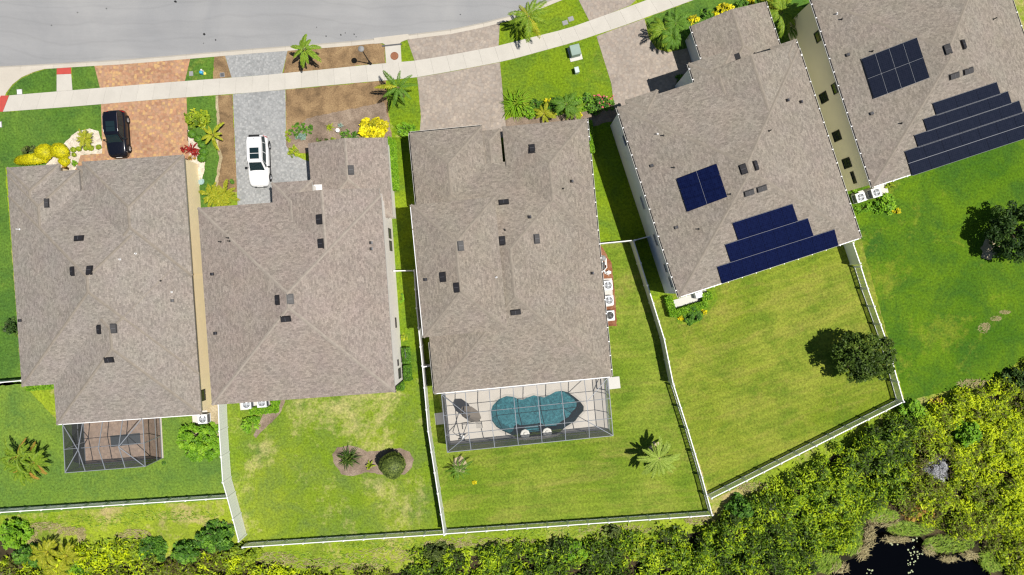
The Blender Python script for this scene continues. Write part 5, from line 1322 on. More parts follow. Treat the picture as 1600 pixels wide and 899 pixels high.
def frond_mesh(L, pairs, ll, lw, rise, droop, mat, seed, splay=0.8, hang=0.25, taper=True):
    """one feather leaf along +x with leaflets either side"""
    g = random.Random(seed); v = []; f = []; tint = []
    def rp(t): return Vector((L*(t - 0.12*droop*t*t), 0, L*(rise*t - droop*t*t)))
    def add(pts, tt):
        b = len(v); v.extend(pts); f.append(tuple(range(b, b+len(pts)))); tint.extend([tt]*len(pts))
    segs = 7
    for i in range(segs):
        a, b = rp(i/segs), rp((i+1)/segs); w0 = 0.022*(1-0.8*i/segs)*max(1, L/1.6); w1 = 0.022*(1-0.8*(i+1)/segs)*max(1, L/1.6)
        add([a+Vector((0,-w0,0.01)), b+Vector((0,-w1,0.01)), b+Vector((0,w1,0.01)), a+Vector((0,w0,0.01))], 0.75)
    for i in range(pairs):
        t = 0.12 + 0.88*(i+0.5)/pairs; p = rp(t); d = (rp(min(1,t+0.02))-rp(t-0.02)).normalized()
        k = (math.sin(math.pi*(0.12+0.80*t))**0.7) if taper else 1.0
        for s_ in (-1, 1):
            l = ll*k*g.uniform(0.8, 1.1); an = splay*g.uniform(0.8, 1.15)*(1-0.35*t)
            o = d*math.cos(an) + Vector((0, s_*math.sin(an), 0)); o.z -= hang*g.uniform(0.5, 1.4)*0.5; o.normalize()
            mid = p + o*l*0.5 + Vector((0,0,0.03*l)); end = p + o*l + Vector((0,0,-hang*l*0.55))
            side = o.cross(Vector((0,0,1))).normalized()*lw*k*0.5; side.z += g.uniform(-0.3, 0.3)*lw
            tt = min(1, max(0, 0.5 + g.gauss(0, 0.16) + 0.12*(t-0.5)))
            add([p, mid+side, end, mid-side], tt)
    me = bpy.data.meshes.new("frond"); me.from_pydata(v, [], f); a = me.attributes.new("tint", 'FLOAT', 'POINT'); a.data.foreach_set("value", tint)
    me.materials.append(mat); me.update(); return me
FR = {}
def palm(px, py, label, trunk=2.0, L=1.6, nf=10, mat='palm', pairs=16, ll=0.45, lw=0.06, rise=0.55, droop=0.55, group=None, seed=0, tr=0.11, splay=0.85, hang=0.3, name="palm_tree", cat="palm", base=False, tilt=(0.0, 0.35), old=None, spread=0.2):
    """px, py: photo position of the crown centre (or of the foot when base is True)"""
    g = random.Random(seed+17); p = W(px, py, 0 if base else trunk)
    e = empty(name, (p.x, p.y, 0.015), label, cat, group)
    q = MB()
    if trunk > 0.3:
        q.lathe([(tr*1.5,-0.05),(tr*1.2,0.15),(tr,0.4*trunk),(tr*0.9,0.8*trunk),(tr*1.1,0.95*trunk),(tr*0.6,trunk+0.05)], 10); link("trunk", q.mesh("trunk", M['bark'], True), e)
    else:
        q.lathe([(tr*1.2,-0.03),(tr,trunk*0.7),(tr*0.5,trunk+0.03)], 8); link("trunk", q.mesh("trunk", M['stem'], True), e)
    key = (L, pairs, ll, lw, rise, droop, mat, splay, hang)
    if key not in FR: FR[key] = [frond_mesh(L, pairs, ll, lw, rise*k, droop*k2, LF[mat], 31*j+7, splay, hang) for j, (k, k2) in enumerate(((1.0,1.0),(0.75,1.1),(1.3,1.0)))]
    if old:
        k2 = key + (old,)
        if k2 not in FR: FR[k2] = [frond_mesh(L*0.9, pairs, ll, lw, rise*0.3, droop*1.1, LF[old], 91, splay, hang)]
    for k in range(nf):
        me = FR[key][g.randrange(3)]
        if old and k % 5 == 4: me = FR[key+(old,)][0]
        o = link("frond", me, e, (0, 0, trunk))
        o.rotation_euler = (g.uniform(-0.25, 0.25), -g.uniform(*tilt), 2*math.pi*(k+g.uniform(-spread, spread)*1.7)/nf + g.uniform(0,0.25)); s_ = g.uniform(0.66, 1.15); o.scale = (s_, s_, s_)
    return e
def tuft(px, py, label, mat, r, n=22, w=0.05, h=0.5, name="spiky_plant", cat="plant", seed=0, group=None, curve=0.5):
    """rosette of strap leaves; r in photo pixels"""
    r = r/S; p = W(px, py, h*0.5); e = empty(name, (p.x, p.y, 0.015), label, cat, group); g = random.Random(seed+3)
    ms = []
    for j in range(3):
        v, f, ti = [], [], []; segs = 4; hh = h*(0.7+0.35*j); rr = r*(1.05-0.22*j)
        for i in range(segs+1):
            t = i/segs; ww = w*(0.35+1.1*t)*(1-t)**0.6 + 0.004; v += [(rr*t, -ww, hh*(1.9*t - (1.2+curve)*t*t)+0.03), (rr*t, 0, hh*(1.9*t-(1.2+curve)*t*t)+0.03-ww*0.5), (rr*t, ww, hh*(1.9*t-(1.2+curve)*t*t)+0.03)]; ti += [0.3+0.5*t+0.1*j]*3
        for i in range(segs): f += [(3*i,3*i+3,3*i+4,3*i+1), (3*i+1,3*i+4,3*i+5,3*i+2)]
        me = bpy.data.meshes.new("leaf"); me.from_pydata(v, [], f); a = me.attributes.new("tint", 'FLOAT', 'POINT'); a.data.foreach_set("value", ti); me.materials.append(LF[mat]); me.update(); ms.append(me)
    for k in range(n):
        o = link("leaf", ms[k % 3], e); o.rotation_euler = (0, 0, 2*math.pi*k*0.382 + g.uniform(-0.2, 0.2)); s_ = g.uniform(0.75, 1.12); o.scale = (s_, s_, s_*g.uniform(0.8, 1.3))
    return e

# --- front gardens, left to right
clipped(48,249,26,8,0.75,'golden',"long low golden hedge mound along the cream house's front wall", rot=6, name="golden_shrub", cat="shrub")
clipped(68,238,12,11,1.0,'golden',"tall rounded golden shrub right of the dark bush", name="golden_shrub", cat="shrub")
clipped(93,236,13,11,0.95,'golden',"rounded golden shrub next to the white gravel bed", name="golden_shrub", cat="shrub")
clipped(100,252,7.5,6.5,0.6,'golden',"small golden ball shrub in the white gravel", name="golden_shrub", cat="shrub")
bush(115,255,6,0.6,'bright',"small light green clump beside the golden ball shrub", leaf=0.09)
bush(43,234,15,1.0,'olive',"dark olive bush behind the long golden mound", ry=9, leaf=0.11)
tuft(101,262,"orange-brown spiky plant tucked into the cream house's roof notch",'brown',8,16,0.07,0.4,seed=4)
palm(134,217,"yellow-green cycad in the sandy corner by the orange driveway", 0.35, 0.95, 22, 'palm_y', 14, 0.22, 0.06, 0.55, 0.55, seed=2, name="cycad", cat="cycad", tr=0.12)
balls = [(114,234,3.6,"leftmost little round shrub on the white gravel"),(123,232.5,3.6,"little round shrub just right of the leftmost one on white gravel"),(134,231.5,3.8,"little round shrub under the cycad on white gravel"),(142,231.5,4.0,"little round shrub fourth along the white gravel"),(154,230,3.4,"little round shrub nearest the orange driveway"),(115.5,242,3.0,"tiny shrub below the row on the white gravel")]
for x, y, r, lb in balls: clipped(x, y, r, r*0.9, 0.35, 'lime', lb, name="ball_shrub", cat="shrub", group="little round shrubs by the orange driveway", leaf=0.045)
bush(304,184,22,1.9,'lime',"big bushy yellow-green shrub between the orange and grey driveways", ry=16, leaf=0.17, rc=0.5)
palm(333,211,"broad-leaved young palm beside the bare soil strip", 0.9, 1.35, 8, 'palm_y', 18, 0.30, 0.13, 0.45, 0.55, seed=9, hang=0.1, tr=0.07)
for i, (x, y) in enumerate([(300,210),(310,217.5),(315.5,226.5),(318,237.5),(315,247.5)]):
    clipped(x, y, 5.8, 5.4, 0.6, 'green', ["topmost","second","third","fourth","lowest"][i]+" green ball in the curved row by the red plants", name="ball_shrub", cat="shrub", group="curved row of green balls", leaf=0.05)
for i, (x, y, r) in enumerate([(299,233,13),(286,234,7)]): tuft(x, y, ["large red bromeliad by the corner of the cream house","small red bromeliad at the driveway edge"][i], 'red', r, 26-8*i, 0.07, 0.6, name="bromeliad", seed=11+i)
tuft(306,240,"medium red bromeliad beside the green balls",'red',8,18,0.06,0.5,name="bromeliad",seed=15)
bush(299,247,7,0.5,'brown',"small brown dried shrub below the red plants", ry=4, leaf=0.09)
for i, (x, y, L) in enumerate([(335,306,1.35),(352,303,1.4),(345,312,1.1)]):
    palm(x, y, ["left palm clump by the corner of the pinkish roof","right palm clump by the grey driveway","short palm clump at the pinkish roof edge"][i], 0.5, L, 13, 'palm_y', 16, 0.34, 0.07, 0.6, 0.6, seed=20+i, tr=0.08, group="palm clumps at the house corner")
bush(362,284,4,0.4,'green',"tiny weed at the end of the bare soil strip", leaf=0.08)
palm(476,78,"leafy palm with broad fronds between kerb and sidewalk", 2.2, 1.65, 9, 'palm', 22, 0.42, 0.15, 0.35, 0.75, seed=31, hang=0.15, tr=0.10)
palm(622,137,"queen palm with thick fronds beside the tan driveway and storm drain", 2.6, 2.1, 9, 'palm_d', 38, 0.34, 0.07, 0.4, 0.55, seed=35, splay=1.1, hang=0.5, tr=0.13, old='palm_y')
# bed before the garage of the house with the white car
bush(470,203,22,0.22,'green',"low ring of green groundcover round the silver shrub", ry=17, leaf=0.07, n=2600, clumps=60)
bush(469,213,10,0.7,'silver',"silvery blue-green shrub near the grey driveway", ry=6.5, leaf=0.13)
bush(457,238,11,0.6,'lime',"yellow-green mound at the garage corner by the grey driveway", ry=13, leaf=0.09)
bush(450,212,5,0.4,'lime',"small yellow-green edging plant at the grey driveway", ry=12, leaf=0.08)
bush(503,217,12,0.45,'olive',"low grey-green mound against the garage front", ry=5, leaf=0.08)
tuft(515,199,"small yellow-green spiky plant alone in the mulch",'lime',8,26,0.045,0.4,seed=41)
tuft(532,196,"small silver agave behind the white pot",'silver',5.5,14,0.05,0.35,seed=42,name="agave")
bush(545,212,18,0.8,'green',"green shrub between the white pot and the big yellow croton", ry=10, leaf=0.11)
bush(521,218,8,0.4,'lime',"low yellowish plant under the white pot", ry=4, leaf=0.08)
bush(580,199,25,1.5,'yellow',"big bright yellow croton shrub at the garage corner", ry=18, leaf=0.14, n=2600, tspread=0.34, rc=0.5)
bush(609,219,6,0.5,'bright',"small round green shrub at the end of the hedge", leaf=0.09)
clipped(613.5,258,5.2,38,0.9,'bright',"narrow clipped green hedge along the low garage wall", True, 4)
bush(634,202,17,1.2,'bright',"leafy green shrub at the corner of the tan driveway", ry=14, leaf=0.15)
# in front of the pool house
palm(826,26,"palm tree with arching fronds beside the kerb at the top", 2.4, 2.05, 11, 'palm', 30, 0.48, 0.085, 0.4, 0.65, seed=51, splay=1.0, hang=0.45, tr=0.12, old='palm_y')
tuft(805,163,"big fountain of bright green grassy leaves at the driveway corner",'bright',27,90,0.05,1.1,seed=52,name="fountain_grass",curve=0.7)
tuft(812,160,"second clump of grassy leaves behind the fountain grass",'palm',21,60,0.05,1.2,seed=53,name="fountain_grass",curve=0.6)
bush(838,161,11,0.8,'green',"small round dark green bush right of the fountain grass", leaf=0.09)
bush(858,158,9,0.6,'yellow',"yellow flowering plant before the pool house front wall", ry=5, leaf=0.1)
palm(850,178,"low lime palm in front of the pool house", 0.5, 1.2, 10, 'palm_y', 16, 0.3, 0.09, 0.5, 0.5, seed=54, tr=0.07)
palm(885,163,"deep green palm in the middle of the pool house bed", 1.4, 1.5, 11, 'palm_d', 22, 0.4, 0.06, 0.45, 0.6, seed=55, tr=0.09)
palm(897,172,"small palm leaning over the pool house roof edge", 1.2, 1.2, 9, 'palm', 20, 0.35, 0.06, 0.4, 0.6, seed=56, tr=0.08)
bush(827,174,13,0.8,'bright',"leafy green shrub right below the fountain grass by the pool house", leaf=0.12)
bush(868,166,16,1.0,'green',"green shrub left of the deep green palm in the pool house bed", leaf=0.13)
bush(905,160,14,0.9,'bright',"bright green shrub right of the deep green palm", leaf=0.12)
bush(928,170,11,0.8,'green',"green shrub under the pink flowering shrub", leaf=0.12)
bush(906,178,6,0.5,'yellow',"tiny yellow shrub at the pool house roof corner", leaf=0.1)
bush(920,158,14,1.0,'green',"green shrub left of the pink flowering shrub", leaf=0.13)
e = bush(944,160,20,1.3,'green',"pink flowering shrub at the corner of the dark side passage", ry=14, leaf=0.12)
P, t = crown(34, (1.1,0.8,1.35), 20, 0.12, 991); link("blossom", leaf_mesh("blossom", P+np.array([0.0,0.25,0.08]), np.full(34,0.085), t, LF['pink'], 0.6, 0.9, 9), e)
clipped(923.5,214,2.6,24,0.7,'bright',"thin clipped hedge at the right side of the pool house", True, 5)
# in front of the solar house
for i, (x, y, L) in enumerate([(1040,48,1.55),(1056,38,1.6),(1052,58,1.4)]):
    palm(x, y, ["left palm of the cluster by the solar house garage","upper palm of the cluster by the solar house garage","lower palm of the cluster by the solar house garage"][i], 1.5, L, 13, 'palm_d' if i else 'palm', 26, 0.45, 0.06, 0.55, 0.7, seed=60+i, tr=0.09, group="palm cluster by the solar house garage", splay=0.7, hang=0.5)
bush(1084,29,12,0.8,'yellow',"left yellow croton along the solar house garage front", ry=8, leaf=0.12, tspread=0.34)
bush(1105,20,14,0.9,'green',"green shrub between the yellow crotons", ry=10, leaf=0.12)
bush(1132,12,24,0.9,'yellow',"long yellow croton in the middle of the garage front", ry=9, leaf=0.12, rot=20, tspread=0.34)
bush(1160,4,14,0.9,'green',"dark green shrub right of the long yellow croton", ry=9, leaf=0.12)
bush(1176,-2,10,0.9,'yellow',"rightmost yellow croton at the top edge of the picture", ry=7, leaf=0.12)
bush(1065,121,8,0.7,'green',"small green shrub in the shaded entry corner of the solar house", leaf=0.12)
for i, (x, y) in enumerate([(1222,20),(1232,40)]):
    palm(x, y, ["big palm between the two solar houses","smaller palm in the gap between the two solar houses"][i], 2.2-0.8*i, 2.1-0.2*i, 15, 'palm_d' if i else 'palm', 24, 0.48, 0.07, 0.5, 0.7, seed=70+i, tr=0.12, splay=0.75, hang=0.45)
palm(1211,6,"yellowing palm at the top between the solar houses", 1.4, 1.4, 10, 'palm_y', 22, 0.4, 0.07, 0.5, 0.6, seed=75, tr=0.09)
# behind the beige house
bush(1384,318,24,1.1,'bright',"large leafy green shrub by the two air conditioners of the beige house", ry=18, leaf=0.12)
bush(1350,326,18,0.8,'bright',"low green shrub under the left air conditioner of the beige house", ry=10, leaf=0.10, rot=15)
bush(1336,300,8,0.5,'bright',"small green shrub behind the air conditioners at the beige wall", ry=5, leaf=0.09)
bush(1402,330,9,0.5,'yellow',"yellow-flowered low plant below the large shrub of the beige house", ry=5, leaf=0.09)
bush(1392,290,13,0.5,'lime',"yellowish low plant right of the air conditioners at the beige house", ry=5, leaf=0.09, rot=18)
# behind the solar house
clipped(1048,479,4.6,15,0.8,'bright',"upright clipped hedge left of the white slab behind the solar house", True, 14)
clipped(1078,483,27,4.4,0.75,'bright',"clipped hedge below the white slab behind the solar house", True, 17)
clipped(1104,463.5,7,5,0.75,'bright',"short clipped hedge right of the equipment box", True, 17)
bush(1084,492,16.5,1.5,'green',"round dark green bush behind the solar house", leaf=0.11, n=2600, rc=0.35)
bush(1064.5,494,6.5,0.6,'yellow',"small yellow shrub left of the round dark bush", leaf=0.08)
bush(1101,487,5,0.5,'yellow',"tiny yellow shrub right of the round dark bush", leaf=0.08)
# side of the house with the white car
bush(631,528,7,0.7,'lime',"yellow-green shrub in the narrow passage", leaf=0.12)
clipped(634.5,556,4.6,11,0.9,'green',"upper clipped hedge block by the painted board", True, 4)
clipped(636.5,583,4.6,11,0.9,'green',"middle clipped hedge block in the passage", True, 4)
clipped(625,603,4.2,6,0.8,'green',"lowest clipped hedge block at the rear corner", True, 4)
bush(627,467,5,0.5,'bright',"small green shrub halfway along the passage", ry=9, leaf=0.09)
clipped(412,641,21,4.5,0.55,'bright',"low clipped hedge under the pair of air conditioners", True, 4)
clipped(430,628,5,4,0.5,'bright',"small hedge block right of the pair of air conditioners", True, 4)
bush(387,664,18,1.4,'bright',"round green bush behind the house with the white car", ry=14, leaf=0.13)
# island bed
tuft(545,716,"dark green spiky clump in the mulch island",'dark',19,60,0.05,1.0,seed=81)
tuft(541,720,"second spiky clump in the mulch island",'olive',16,34,0.05,0.9,seed=84)
tuft(577.5,728,"small yellow-green banana-like plant in the mulch island",'lime',9,8,0.10,0.9,seed=82)
clipped(613,728,18,17.5,2.6,'olive',"big clipped ball shrub on the mulch island", name="ball_shrub", cat="shrub", leaf=0.10, ts=0.34)
# yards of the cream house
bush(12,512,13,1.3,'dark',"dark shrub left of the cream house at the picture edge", ry=16, leaf=0.15)
clipped(64,605,22,3.2,0.45,'bright',"thin low hedge at the notch of the cream house", True, 4)
bush(304,692,40,2.3,'bright',"wide bushy fresh green shrub beside the white privacy fence", ry=38, leaf=0.13, n=7500, rc=0.40)
for i, (x, y, L) in enumerate([(30,712,1.7),(52,722,1.5),(36,730,1.5)]):
    palm(x, y, ["left palm of the yellowing clump in the far-left back yard","right palm of the yellowing clump in the far-left back yard","lower palm of the yellowing clump in the far-left back yard"][i], 1.1, L*1.1, 16, 'palm', 20, 0.38, 0.09, 0.6, 0.65, seed=90+i, tr=0.09, group="yellowing palm clump", old='brown')
bush(255,724,3,0.2,'green',"tiny weed in the far-left back lawn", leaf=0.07)
# pool yard palms
palm(717,735,"young deep green palm by the left corner of the pool enclosure", 1.0, 1.45, 12, 'palm_d', 18, 0.26, 0.055, 0.35, 0.5, seed=95, tr=0.08, splay=0.7)
bush(741,755,4,0.3,'yellow',"tiny yellow plant below the young palm", ry=2.5, leaf=0.07)
palm(1030,716,"feathery pale palm on the pool yard lawn near the fence corner", 2.0, 1.85, 24, 'palm_p', 46, 0.34, 0.085, 0.35, 0.45, seed=97, tr=0.15, splay=0.75, hang=0.1)

# --- trees
def tree(px, py, label, zc, rad, trunk_h, mat, n, clumps, rc, leaf, seed, tilt=(0,0), limbs=7, up=0.35):
    p = W(px, py, zc); e = empty("tree", (p.x, p.y, 0.0), label, "tree"); g = random.Random(seed)
    q = MB(); q.tube([(0,0,-0.1),(0.03,0.02,trunk_h*0.5),(tilt[0],tilt[1],trunk_h)], [0.17,0.14,0.11], 10)
    for k in range(limbs):
        a = 2*math.pi*k/limbs + g.uniform(-0.3, 0.3); r = g.uniform(0.5, 0.85)
        q.tube([(tilt[0],tilt[1],trunk_h*0.85), (rad[0]*r*0.5*math.cos(a), rad[1]*r*0.5*math.sin(a), zc*g.uniform(0.8,1.0)), (rad[0]*r*math.cos(a), rad[1]*r*math.sin(a), zc+rad[2]*g.uniform(-0.1,0.6))], [0.08,0.05,0.02], 6)
    link("trunk", q.mesh("trunk", M['bark'], True), e)
    P, t = crown(n, rad, clumps, rc, seed, zc); gg = np.random.default_rng(seed)
    low = gg.uniform(size=len(P)) < 0.25; P[low,2] = 2*zc - 0.0 - P[low,2]*1.0 + 0.0; P[:,2] = np.maximum(P[:,2], zc-rad[2]*0.8)
    link("crown", leaf_mesh("crown", P, leaf*gg.uniform(0.7, 1.3, n), t, LF[mat], up, 0.5, seed), e)
tree(1350,556,"bushy olive tree overhanging the picket fence in the fenced yard", 2.6, (2.75,2.25,2.0), 1.9, 'green_d', 8000, 100, 0.45, 0.13, 301)
tree(1588,362,"dark green tree at the right edge on a sandy ring", 2.1, (2.7,2.6,2.2), 1.6, 'dark', 7000, 80, 0.42, 0.13, 302)

# --- the marsh: soil, thicket, reeds, pond
sheet("marsh_soil", [(1105,828),(1130,806),(1180,784),(1240,748),(1292,718),(1352,682),(1408,655),(1445,646),(1520,618),(1600,580),(1700,500),(2400,200),(2400,1500),(1585,1500),(1585,1010)] + POND[::-1] + [(1268,1010),(1268,1500),(500,1500),(560,905),(650,890),(670,872),(760,868),(900,862),(1060,838)], 0.016, M['marsh'])
sheet("marsh_soil", [(-600,822),(14,822),(30,850),(40,880),(100,868),(180,862),(250,880),(290,850),(350,840),(385,872),(470,897),(560,899),(560,1500),(-600,1500)], 0.0165, M['marsh'])
q = MB(); q.poly([WG([(1200,800),(1640,800),(1640,2200),(1200,2200)])], -1.6); struct("", q.build("pond_bed", M['pondbed']))
q = MB(); q.poly([WG([(1240,810),(1620,810),(1620,2100),(1240,2100)])], -0.35); struct("", q.build("pond_water", M['pondwater']))
q = MB()
for i in range(len(POND)-1):
    a, b = W(*POND[i]), W(*POND[i+1]); q.face([lo(a,0.0), lo(b,0.0), lo(b,-1.5), lo(a,-1.5)])
struct("", q.build("pond_bank", M['marsh']))

def inside(poly, x, y):
    c = False; n = len(poly); j = n-1
    for i in range(n):
        if (poly[i][1] > y) != (poly[j][1] > y) and x < (poly[j][0]-poly[i][0])*(y-poly[i][1])/(poly[j][1]-poly[i][1])+poly[i][0]: c = not c
        j = i
    return c
def thicket(name, label, poly, dens, hr, rr, mat, seed, leaf=0.13, per=150, excl=None, tone=None, tmean=0.5, cut=None):
    """a mass of shrubs nobody could count; poly in photo pixels at the ground"""
    g = np.random.default_rng(seed); xs = [p[0] for p in poly]; ys = [p[1] for p in poly]
    area = abs(sum(poly[i][0]*poly[(i+1) % len(poly)][1]-poly[(i+1) % len(poly)][0]*poly[i][1] for i in range(len(poly))))/2/S/S
    C = []
    while len(C) < area*dens:
        x, y = g.uniform(min(xs), max(xs)), g.uniform(min(ys), max(ys))
        if not inside(poly, x, y): continue
        if excl and any((x-a)**2+(y-b)**2 < r*r for a, b, r in excl): continue
        C.append((x, y))
    C = np.array(C); m = len(C)
    wx = (C[:,0]-800)/S; wy = (449.5-C[:,1])/S
    lowf = 0.5+0.5*np.sin(wx*0.9+1.3*np.sin(wy*0.7))*np.sin(wy*1.1+wx*0.23)
    hh = g.uniform(hr[0], hr[1], m)*(0.55+0.7*lowf); r0 = g.uniform(rr[0], rr[1], m)
    tc = np.clip(tmean + g.normal(size=m)*0.26 + 0.22*np.sin(wx*0.35+wy*0.22+2), 0, 1)
    k = np.repeat(np.arange(m), per); n = len(k)
    d = g.normal(size=(n,3)); d /= np.linalg.norm(d, axis=1, keepdims=True); d[:,2] = np.abs(d[:,2])
    d *= (g.uniform(0.35, 1.0, n)**0.5)[:,None]
    P = np.empty((n,3)); P[:,0] = wx[k] + d[:,0]*r0[k]; P[:,1] = wy[k] + d[:,1]*r0[k]; P[:,2] = np.maximum(0.03, hh[k]*(0.35+0.65*d[:,2]))
    sh = g.uniform(size=n) < 0.35; P[sh] += g.normal(size=(int(sh.sum()),3))*np.array([0.22,0.22,0.16]); P[:,2] = np.maximum(P[:,2], 0.03)
    t = tc[k] + g.normal(size=n)*0.26
    o = link(name, leaf_mesh(name, P, leaf*g.uniform(0.45, 1.7, n), t, LF[mat], 0.5, 0.34, seed), None)
    return tag(o, label, "thicket", None, 'stuff')
EXC = [(1462,730,24)]
A1 = [(1105,818),(1130,798),(1180,776),(1240,738),(1290,708),(1350,672),(1408,645),(1440,640),(1420,700),(1400,760),(1380,784),(1355,796),(1335,812),(1325,840),(1300,852),(1275,872),(1262,905),(1255,960),(1080,980),(1080,838)]
thicket("marsh_thicket", "fresh green marsh thicket between the diagonal fence and the pond", A1, 2.9, (0.7,2.7), (0.30,0.9), 'thicket_g', 401, 0.125, 125, EXC)
A1b = [(1440,640),(1500,612),(1545,602),(1600,572),(1690,520),(1690,950),(1600,990),(1582,930),(1566,880),(1540,850),(1512,832),(1480,832),(1450,812),(1420,800),(1390,790),(1400,760),(1420,700)]
thicket("marsh_thicket", "yellow-green marsh thicket filling the right side above the pond", A1b, 3.2, (0.8,1.9), (0.28,0.75), 'thicket', 404, 0.115, 150, EXC, None, 0.5)
A2 = [(640,880),(655,858),(690,856),(740,858),(800,852),(840,848),(900,846),(960,838),(1010,832),(1060,824),(1082,838),(1082,980),(600,980)]
thicket("marsh_thicket", "olive and brown shrub thicket below the pool yard fence", A2, 2.3, (0.5,1.8), (0.3,0.85), 'thicket_g', 402, 0.14, 80, None, None, 0.36)
A3 = [(-40,880),(60,872),(130,850),(180,845),(240,855),(250,885),(330,850),(400,880),(470,892),(560,890),(620,893),(610,980),(-40,980)]
thicket("marsh_thicket", "low shrub thicket along the bottom edge on the left", A3, 2.3, (0.4,1.5), (0.3,0.8), 'thicket', 403, 0.14, 80, None, None, 0.45)
# shrubs of the marsh edge one can tell apart
bush(14,838,26,2.2,'bright',"bright green shrub in the lower left corner below the picket fence", ry=26, leaf=0.16, n=2600)
for i, (x, y) in enumerate([(75,862),(105,868),(90,885)]):
    palm(x, y, ["left yellow-tipped palmetto at the bottom left","right yellow-tipped palmetto at the bottom left","lowest yellow-tipped palmetto at the bottom left"][i], 0.9, 1.5, 15, 'palm_y', 16, 0.42, 0.09, 0.6, 0.65, seed=110+i, tr=0.09, group="yellow-tipped palmettos", name="palmetto", cat="palmetto")
bush(120,890,30,1.2,'bright',"bright green mound between the palmettos and the low scrub", ry=18, leaf=0.14, n=2200)
bush(235,862,28,1.3,'green',"mid green scrub left of the glossy green shrub", ry=22, leaf=0.14, n=2400)
bush(40,872,30,1.8,'green',"dark green shrub under the bright corner shrub at the bottom left", ry=20, leaf=0.15, n=2600)
bush(330,846,36,2.2,'green',"large dark green shrub against the fence corner at the bottom left", ry=28, leaf=0.15, n=3600)
bush(285,868,26,2.0,'green',"glossy green shrub left of the large dark shrub", ry=22, leaf=0.16, n=2600)
bush(380,868,30,1.5,'lime',"yellow-green shrub below the fence corner", ry=20, leaf=0.13, n=2600)
bush(190,868,34,0.9,'lime',"low yellow-green scrub mound at the bottom left", ry=20, leaf=0.13, n=2600)
bush(895,866,28,1.6,'bright',"bright green shrub below the middle of the picket fence", ry=22, leaf=0.14, n=2400)
bush(690,868,34,1.5,'olive',"dark olive shrub below the left part of the pool yard fence", ry=16, leaf=0.13, n=2600)
bush(958,834,18,1.4,'olive',"dark shrub close under the pool yard fence", ry=12, leaf=0.13)
bush(1000,862,26,1.3,'lime',"vivid yellow-green shrub in the thicket below the pool yard", ry=20, leaf=0.13, n=2400)
bush(1030,875,20,1.2,'lime',"smaller vivid yellow-green shrub beside the vivid one", ry=16, leaf=0.13)
bush(1160,800,22,2.8,'green',"tall green shrub right of the fence corner", ry=20, leaf=0.15, n=2400)
bush(1430,645,24,2.4,'bright',"bright green shrub at the marsh corner of the picket fence", ry=18, leaf=0.15, n=2400)
bush(1470,632,14,1.0,'brown',"brown withered shrub at the lawn edge", ry=10, leaf=0.10)
bush(1600,596,26,2.6,'dark',"dark shrub at the right edge where lawn meets marsh", ry=22, leaf=0.15, n=2400)
bush(1520,682,30,3.0,'bright',"large bright green shrub amid the marsh right of the dead brush", ry=24, leaf=0.16, n=3000)
bush(1440,800,34,1.2,'brown',"brownish patch of scrub above the pond", ry=20, leaf=0.11, n=2200)
e = bush(1466,734,27,1.5,'dead',"grey dead brush amid the green marsh thicket", ry=27, leaf=0.17, aspect=0.12, up=0.4, n=3600, cat="dead brush", name="dead_brush")
bush(1452,762,18,0.7,'dead',"small grey dead brush below the bigger dead brush", ry=12, leaf=0.14, aspect=0.10, up=0.3, n=1200, cat="dead brush", name="dead_brush")
# reeds and straw round the pond, lily pads
def blades(name, label, spots, n, mat, L, seed, aspect=0.07, kindlabel="reeds", zr=(0.1, 0.45)):
    g = np.random.default_rng(seed); Ps = []; D = []
    for (x, y, rx, ry, an) in spots:
        m = n; a = g.uniform(0, 2*np.pi, m); r = np.sqrt(g.uniform(0, 1, m)); px = x + r*np.cos(a)*rx; py = y + r*np.sin(a)*ry
        Ps.append(np.stack([(px-800)/S, (449.5-py)/S, g.uniform(zr[0], zr[1], m)], 1)); D.append(np.tile(np.array([math.cos(R(an)), math.sin(R(an)), 0.25]), (m,1)))
    P = np.concatenate(Ps); D = np.concatenate(D); N = len(P)
    return tag(link(name, leaf_mesh(name, P, L*g.uniform(0.6, 1.3, N), 0.5+g.normal(size=N)*0.22, LF[mat], 0.7, aspect, seed, 0.1, D)), label, kindlabel, None, 'stuff')
blades("reeds", "fresh green reeds leaning along the pond edge", [(1480,848,40,14,20),(1420,824,36,11,-20),(1290,878,22,16,60),(1330,844,14,22,70),(1548,872,20,20,-40),(1375,804,26,10,0)], 700, 'reed', 0.26, 501)
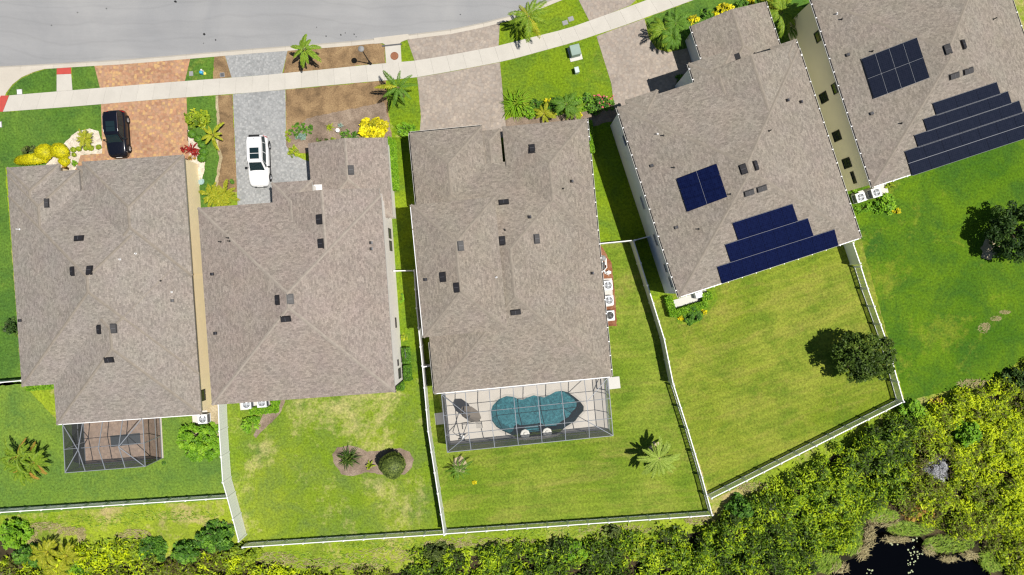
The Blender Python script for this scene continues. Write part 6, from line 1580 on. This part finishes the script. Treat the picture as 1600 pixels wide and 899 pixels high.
blades("dry_reeds", "pale straw-coloured dead reeds fringing the dark pond", [(1357,838,9,18,60),(1346,862,10,12,40),(1398,842,22,5,0),(1450,858,10,8,-40),(1480,872,14,4,0),(1512,866,12,6,-30),(1310,886,14,8,50),(1378,812,24,10,10),(1336,800,16,8,20)], 150, 'straw', 0.32, 502)
blades("dry_grass", "tufts of dry straw grass between the picket fences and the thicket", [(430,872,30,10,10),(600,868,60,12,0),(560,885,40,6,0),(760,845,80,7,0),(960,828,60,8,5),(700,850,40,6,0),(1090,812,20,8,0),(210,835,30,8,0),(340,820,20,5,0),(480,880,50,8,0),(1180,762,30,8,30),(1520,600,26,7,25),(70,822,28,6,0),(110,830,20,7,10),(128,836,7,12,60),(50,838,10,12,40)], 170, 'straw', 0.24, 503, 0.10, "dry grass", (0.02, 0.10))
blades("worn_grass", "thin straw-coloured worn patch in the right-hand lawn", [(1537,513,9,8,20),(1540,510,7,6,70),(1556,498,9,4,30),(1570,488,9,3,30)], 110, 'straw', 0.11, 507, 0.16, "worn grass", (0.015, 0.04))
blades("rough_grass", "tufts of rough green grass below the picket fences", [(480,868,90,8,0),(620,852,90,7,0),(120,815,100,9,0),(260,805,80,8,0),(1200,755,60,12,30),(1330,690,50,8,30),(900,832,120,6,0),(560,880,60,8,0),(200,850,60,10,0)], 260, 'reed', 0.20, 504, 0.12, "grass", (0.02, 0.10))
q = MB(); g = random.Random(5)
for (x, y, m, s_) in [(1430,862,9,8),(1432,872,7,6),(1428,882,8,6),(1433,846,5,4),(1362,895,7,5),(1443,866,5,4),(1398,848,8,8),(1447,862,5,4),(1316,896,5,4),(1426,896,4,4)]:
    for k in range(m):
        c = W(x+g.uniform(-s_, s_), y+g.uniform(-s_*0.7, s_*0.7)); r = g.uniform(0.04, 0.09); q.face([(c.x+r*math.cos(a*math.pi/4), c.y+r*math.sin(a*math.pi/4), -0.34+0.001*k) for a in range(8)])
tag(q.build("lily_pads", M['lily']), "scattered pale lily pads floating on the dark pond", "lily pads", None, 'stuff')
